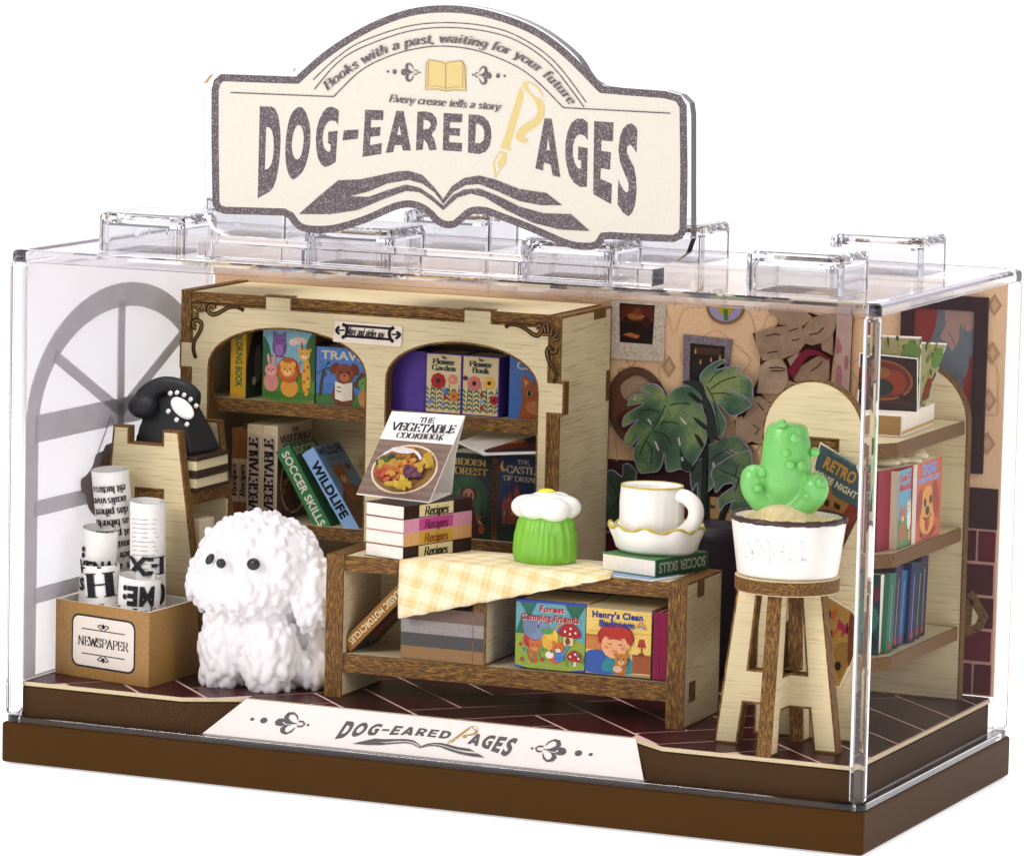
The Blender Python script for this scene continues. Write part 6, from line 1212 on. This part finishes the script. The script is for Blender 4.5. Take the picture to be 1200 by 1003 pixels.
for k in (0, 1): book(('cream paged book with dark cover at the bottom under the telephone', 'cream paged book with dark cover directly under the telephone')[k], .80, .195, .80, T4((-4.44, 1.915, 2.868+.198*k)) @ Rz(-2) @ T4((.8, 0, 0)) @ LIE @ T4((.8, 0, 0)) @ Matrix.Diagonal((-1, 1, 1, 1)) if False else T4((-4.44, 1.915, 2.868+.198*k)) @ T4((0, .8, 0)) @ Matrix(((1, 0, 0, 0), (0, 0, -1, 0), (0, 1, 0, 0), (0, 0, 0, 1))), '3a241c', 'e4d6ac', board=.045, group='striped books under the telephone')
book('pale blank book on the lower shelf of the telephone stand', .62, .36, .34, T4((-4.26, 2.0, 2.205)), 'd3c3a4', 'ded0b0')
# telephone
ph = thing('telephone', 'black rotary telephone with white dial on the striped books', 'telephone', (-4.2, 2.3, 3.27)); BK_ = solid('black_rubber', (.013, .013, .015), .55, .35, noise=.2, nscale=9, bump=.25, bscale=30)
bm = bmesh.new(); z0 = 3.275
base_ = [(-4.52, 2.02), (-3.74, 1.98), (-3.68, 2.62), (-4.46, 2.70)]; mid_ = [(-4.48, 2.08), (-3.84, 2.04), (-3.80, 2.58), (-4.42, 2.64)]; top_ = [(-4.38, 2.16), (-4.0, 2.14), (-3.96, 2.46), (-4.32, 2.50)]
vs = [bm.verts.new((x, y, z)) for L, z in ((base_, z0), (mid_, z0+.24), (top_, z0+.60)) for x, y in L]; bmesh.ops.convex_hull(bm, input=vs)
ball(bm, (-4.12, 2.3, 3.82), .17, 3)
o = from_bm('body', bm, BK_, ph, smooth=True); remesh(o, .024, 6)
bm = bmesh.new()
for p in cat([(-4.42, 2.08, 3.82), (-4.36, 2.12, 3.93), (-4.22, 2.20, 4.01), (-4.04, 2.28, 3.98), (-3.94, 2.32, 3.90)], n=8): ball(bm, p, .125, 2, (1, 1, .85))
ball(bm, (-4.40, 2.05, 3.77), .175, 3, (1, 1, .78)); ball(bm, (-3.93, 2.32, 3.84), .12, 3, (.9, 1, .8))
o = from_bm('handset', bm, BK_, ph, smooth=True); remesh(o, .022, 4)
# dial on the sloping face
dn = Vector((.62, -.52, .60)).normalized(); dc = Vector((-3.905, 2.04, 3.78)); e1 = Vector((.62, .1, -.55)); e1 = (e1-dn*e1.dot(dn)).normalized(); e2 = dn.cross(e1)
def disc(name, c, ra, rb, h, mat, parent):
    bm = bmesh.new(); n = 28; a = [bm.verts.new(c+e1*ra*math.cos(2*math.pi*k/n)+e2*rb*math.sin(2*math.pi*k/n)) for k in range(n)]; b = [bm.verts.new(v.co*1+dn*h) for v in a]
    b2 = [bm.verts.new(c+dn*h+(v.co-c-dn*h)*.85+dn*h*.4) for v in b]
    for i in range(n): bm.faces.new([a[i], a[(i+1) % n], b[(i+1) % n], b[i]]); bm.faces.new([b[i], b[(i+1) % n], b2[(i+1) % n], b2[i]])
    bm.faces.new(b2); return from_bm(name, bm, mat, parent, smooth=False)
dcol = solid('white_dial', 'efece8', .5, .3, noise=.02)
disc('dial', dc, .155, .10, .03, dcol, ph)
for a in (70, 95, 118, 142, 168, 250, 285, 320): t_a = math.radians(a); disc('finger_hole', dc+e1*.205*math.cos(t_a)*1.1+e2*.17*math.sin(t_a)-dn*.01, .024, .02, .03, dcol, ph)
# ------------------------------------------------------------------ newspaper box and rolls
nb = thing('newspaper_box', 'gold brown cardboard box with newspaper label, front left of the floor', 'box', (-4.1, 1.0, FZ)); GB = solid('gold_card', (.33, .17, .038), .42, .5, noise=.22, nscale=30)
Fl, Fr_, Br_, Bl_ = Vector((-4.77, .74, 0)), Vector((-3.44, .43, 0)), Vector((-3.40, 1.52, 0)), Vector((-4.72, 1.78, 0))
Z0, Z1 = .90, 1.735; bm = bmesh.new(); cs = [Fl, Fr_, Br_, Bl_]; ce = sum(cs, Vector())/4
def up(p, z): return Vector((p.x, p.y, z))
inn = [c.lerp(ce, .035) for c in cs]; q = [[bm.verts.new(up(p, z)) for p in L] for L, z in ((cs, Z0), (cs, Z1), (inn, Z1), (inn, Z0+.03))]
for k in range(3):
    for i in range(4): f = bm.faces.new([q[k][i], q[k][(i+1) % 4], q[k+1][(i+1) % 4], q[k+1][i]]); f.material_index = 0 if k == 0 else 1
bm.faces.new(q[3]).material_index = 1; bm.faces.new(q[0][::-1])
from_bm('carton', bm, [GB, solid('carton_white', 'e8dfd0', .7, .2)], nb)
xu = (Fr_-Fl); W_ = xu.length; xu.normalize(); nn = xu.cross(Vector((0, 0, 1))).normalized()
s = Pr(lambda u, v, h: Fl+xu*u+Vector((0, 0, Z0+v))+nn*h); K = '1a1718'
x0, x1, y0, y1 = .24, 1.17, .12, .71
s.poly(rrect(x0, y0, x1, y1, .1), K); s.poly(rrect(x0+.022, y0+.022, x1-.022, y1-.022, .085), 'ddd2c6'); s.serif('NEWSPAPER', (x0+x1)/2, .365, .10, K, w=.74, bold=.7)
for z, sg in ((.55, 1), (.275, -1)): s.line([(x0+.15, z), (x1-.15, z)], .012, K); [s.line([((x0+x1)/2+d*.02, z+sg*.01), ((x0+x1)/2+d*.08, z+sg*.05), ((x0+x1)/2+d*.03, z+sg*.06), ((x0+x1)/2+d*.015, z+sg*.03)], .012, K, sm=True) for d in (-1, 1)]; s.ell((x0+x1)/2, z+sg*.05, .018, .03, K)
s.build('box_label', nb, inkmat('printed_label', .5, .04))
NPR = inkmat('newsprint', .75, .06, gs=30)
def roll(label, x, y, zb, zt, r, tiltx, tilty, art):
    t = thing('newspaper_roll', label, 'newspaper', (x, y, zb), 'newspaper rolls in the gold box'); M = T4((x, y, zb)) @ Ry(tiltx) @ Rx(tilty); H = zt-zb; bm = bmesh.new(); n = 40; pts = []
    for k in range(n*2+6): a = 2*math.pi*k/n; rr = r*(.80+.2*min(1, k/(n*2))); pts.append((rr*math.cos(a+.9), rr*math.sin(a+.9)))
    for z in (0, H):
        pass
    lo = [bm.verts.new(M @ Vector((a, b, 0))) for a, b in pts]; hi = [bm.verts.new(M @ Vector((a, b, H+.012*math.sin(k*.15)))) for k, (a, b) in enumerate(pts)]
    for i in range(len(pts)-1): bm.faces.new([lo[i], lo[i+1], hi[i+1], hi[i]])
    from_bm('rolled_sheet', bm, solid('newsprint_white', 'e9e6e2', .75, .15, noise=.05), t, smooth=True)
    s = Pr(lambda u, v, h: M @ Vector(((r+h+.004)*math.cos(-math.pi/2+.35+u/r), (r+h+.004)*math.sin(-math.pi/2+.35+u/r), v)), sub=1, dh=.003); art(s, r, H); s.build('newsprint', t, NPR); return t
LOR = ('elit luctus a', 'iaculis viver', 'das pihent', 'as biberdu', 'at presocu', 'beatia chay', 'their impedi', 'er aucor', 'tristair', 'advar', 'someo')
def artA(s, r, H):
    for k, tx in enumerate(LOR): s.serif(tx, 0, H-.16-.125*k, .085, '2a2826', w=r*1.9, rot=math.pi, bold=1.3)
roll('tallest newspaper roll printed with small upside-down text, left of the gold box', -4.27, 1.48, 1.15, 3.15, .215, -5, 4, artA)
def artB(s, r, H):
    for k in range(12): s.line([(-r*.8, H-.18-.05*k), (r*(.5+.3*random.random()), H-.18-.05*k)], .008, 'a8a49e')
    s.serif('EX', .02, .84, .20, '26242a', w=.46, bold=1.4, mir=-1); s.serif('CO', .03, .50, .24, '1e1c22', w=.46, bold=1.5, mir=-1)
roll('tall newspaper roll with mirrored serif letters, right in the gold box', -3.90, 1.28, 1.2, 2.84, .205, 0, 2, artB)
def artC(s, r, H): s.sans('VENA', 0, .74, .14, '17161a', w=.46, bold=.05, rot=.05); s.ell(-.17, 1.0, .03, .03, '1c1a20'); s.ell(-.17, .93, .03, .03, '1c1a20'); s.sans('SUSN', .0, .54, .13, '17161a', w=.4, bold=.05)
roll('short white newspaper roll with black headline, front left of the tallest roll', -4.50, 1.12, 1.3, 2.52, .205, 5, 3, artC)
def artD(s, r, H): s.serif('H', .0, .52, .27, '17161c', w=.36, bold=1.6, rot=.0); s.line([(-.22, .85), (.24, .85)], .02, '1c1a20'); s.line([(-.2, .44), (.2, .44)], .012, '1c1a20'); s.sans('NEWS', 0, .14, .14, '17161a', w=.38, bold=.05)
roll('stubby newspaper roll with large serif H, front of the gold box', -4.24, .97, 1.27, 2.14, .21, -6, 1, artD)
def artE(s, r, H): s.sans('ME:', .03, .74, .20, '17161a', w=.38, bold=.05, rot=math.pi); s.line([(-.25, .5), (.25, .5)], .015, '1c1a20'); s.sans('ENTIN', .0, .34, .14, '17161a', w=.42, bold=.05); s.line([(.19, .1), (.19, .75)], .014, '1c1a20')
roll('stubby newspaper roll with upside-down headline, front right in the gold box', -3.86, .92, 1.22, 2.05, .24, 3, 1, artE)
# ------------------------------------------------------------------ dog
dg = thing('toy_dog', 'fluffy white toy dog sitting left of the low table with black eyes', 'toy dog', (-2.45, 1.3, FZ)); bl_ = Blobs()
D0 = Vector((-2.47, 1.15, FZ))
parts = [((0, 0, 1.36), (.70, .58, .56), 420, .052), ((-.10, -.22, 1.13), (.56, .42, .34), 220, .048), ((-.62, .02, 1.12), (.22, .28, .30), 90, .05), ((.64, .04, 1.10), (.22, .28, .38), 100, .055),
         ((-.05, .10, .70), (.50, .42, .50), 220, .065), ((-.34, -.12, .40), (.28, .27, .46), 130, .06), ((.22, -.14, .40), (.29, .27, .46), 130, .06), ((.40, .66, .50), (.56, .56, .54), 230, .07), ((-.2, .5, .4), (.4, .4, .4), 60, .055), ((.52, .35, .22), (.36, .42, .26), 80, .055)]
muz = P(258, 678, 1, .68); bl_.add(muz, 1, 4, (.20, .18, .15)); bl_.add(P(260, 664, 1, .62), 1, 3, (.11, .14, .10))
fcs = [(muz, .24), (P(246, 655, 1, .60), .15), (P(297, 661, 1, .55), .16), (P(259, 661, 1, .53), .17), (P(272, 664, 1, .55), .13)]
for c, r, n, br in parts:
    c = D0+Vector(c); bl_.add(c, 1, 4, r)
    for k in range(n):
        zz = 1-2*(k+.5)/n; ph_ = k*2.39996+random.uniform(-.3, .3); rr = math.sqrt(1-zz*zz); q = Vector((rr*math.cos(ph_)*r[0], rr*math.sin(ph_)*r[1], zz*r[2]))
        low = c.z < FZ+1.0; p = c+q*(random.uniform(.90, .97) if low else random.uniform(.95, 1.01)); near = any((p-f).length < d for f, d in fcs)
        b_r = br*random.uniform(.7, 1.25)*(.35 if near else 1)
        if p.z > FZ+.04: bl_.add(p, b_r*(1.25 if low else 1.1), 2, (.8, .8, random.uniform(1.2, 2.0) if low or zz < .1 else random.uniform(.9, 1.3)), Matrix.Rotation(random.uniform(-.5, .5), 4, 'Y'))
o = bl_.build('body', DOGW, dg); remesh(o, .017, 2, .45)
EB = solid('black_bead', (.012, .012, .014), .35, .5, noise=0)
def bead(nm, u, v, y, r, sc=(1, .6, 1), rot=0): bm = bmesh.new(); ball(bm, (0, 0, 0), r, 3, sc); bmesh.ops.transform(bm, matrix=T4(P(u, v, 1, y)) @ Matrix.Rotation(R(rot), 4, 'Y'), verts=bm.verts[:]); return from_bm(nm, bm, EB, dg, smooth=True)
bm = bmesh.new(); ball(bm, P(259, 661, 1, .53)+Vector((.0, .05, 0)), .10, 3, (1, .9, .9)); from_bm('muzzle', bm, DOGW, dg, smooth=True)
bead('eye', 246, 655, .50, .062, (.7, .6, 1.15), 35); bead('eye', 297, 661, .545, .078, (1.0, .6, .85), -10); bead('nose', 259, 660, .445, .055, (1, .8, 1))
# teal book just behind the dog
book('small teal book lying flat on the floor between the dog and table', .3, .5, .12, T4((-1.95, 2.0, 1.75)) if False else T4((-1.98, 2.62, FZ+.002)), '2f6f70')
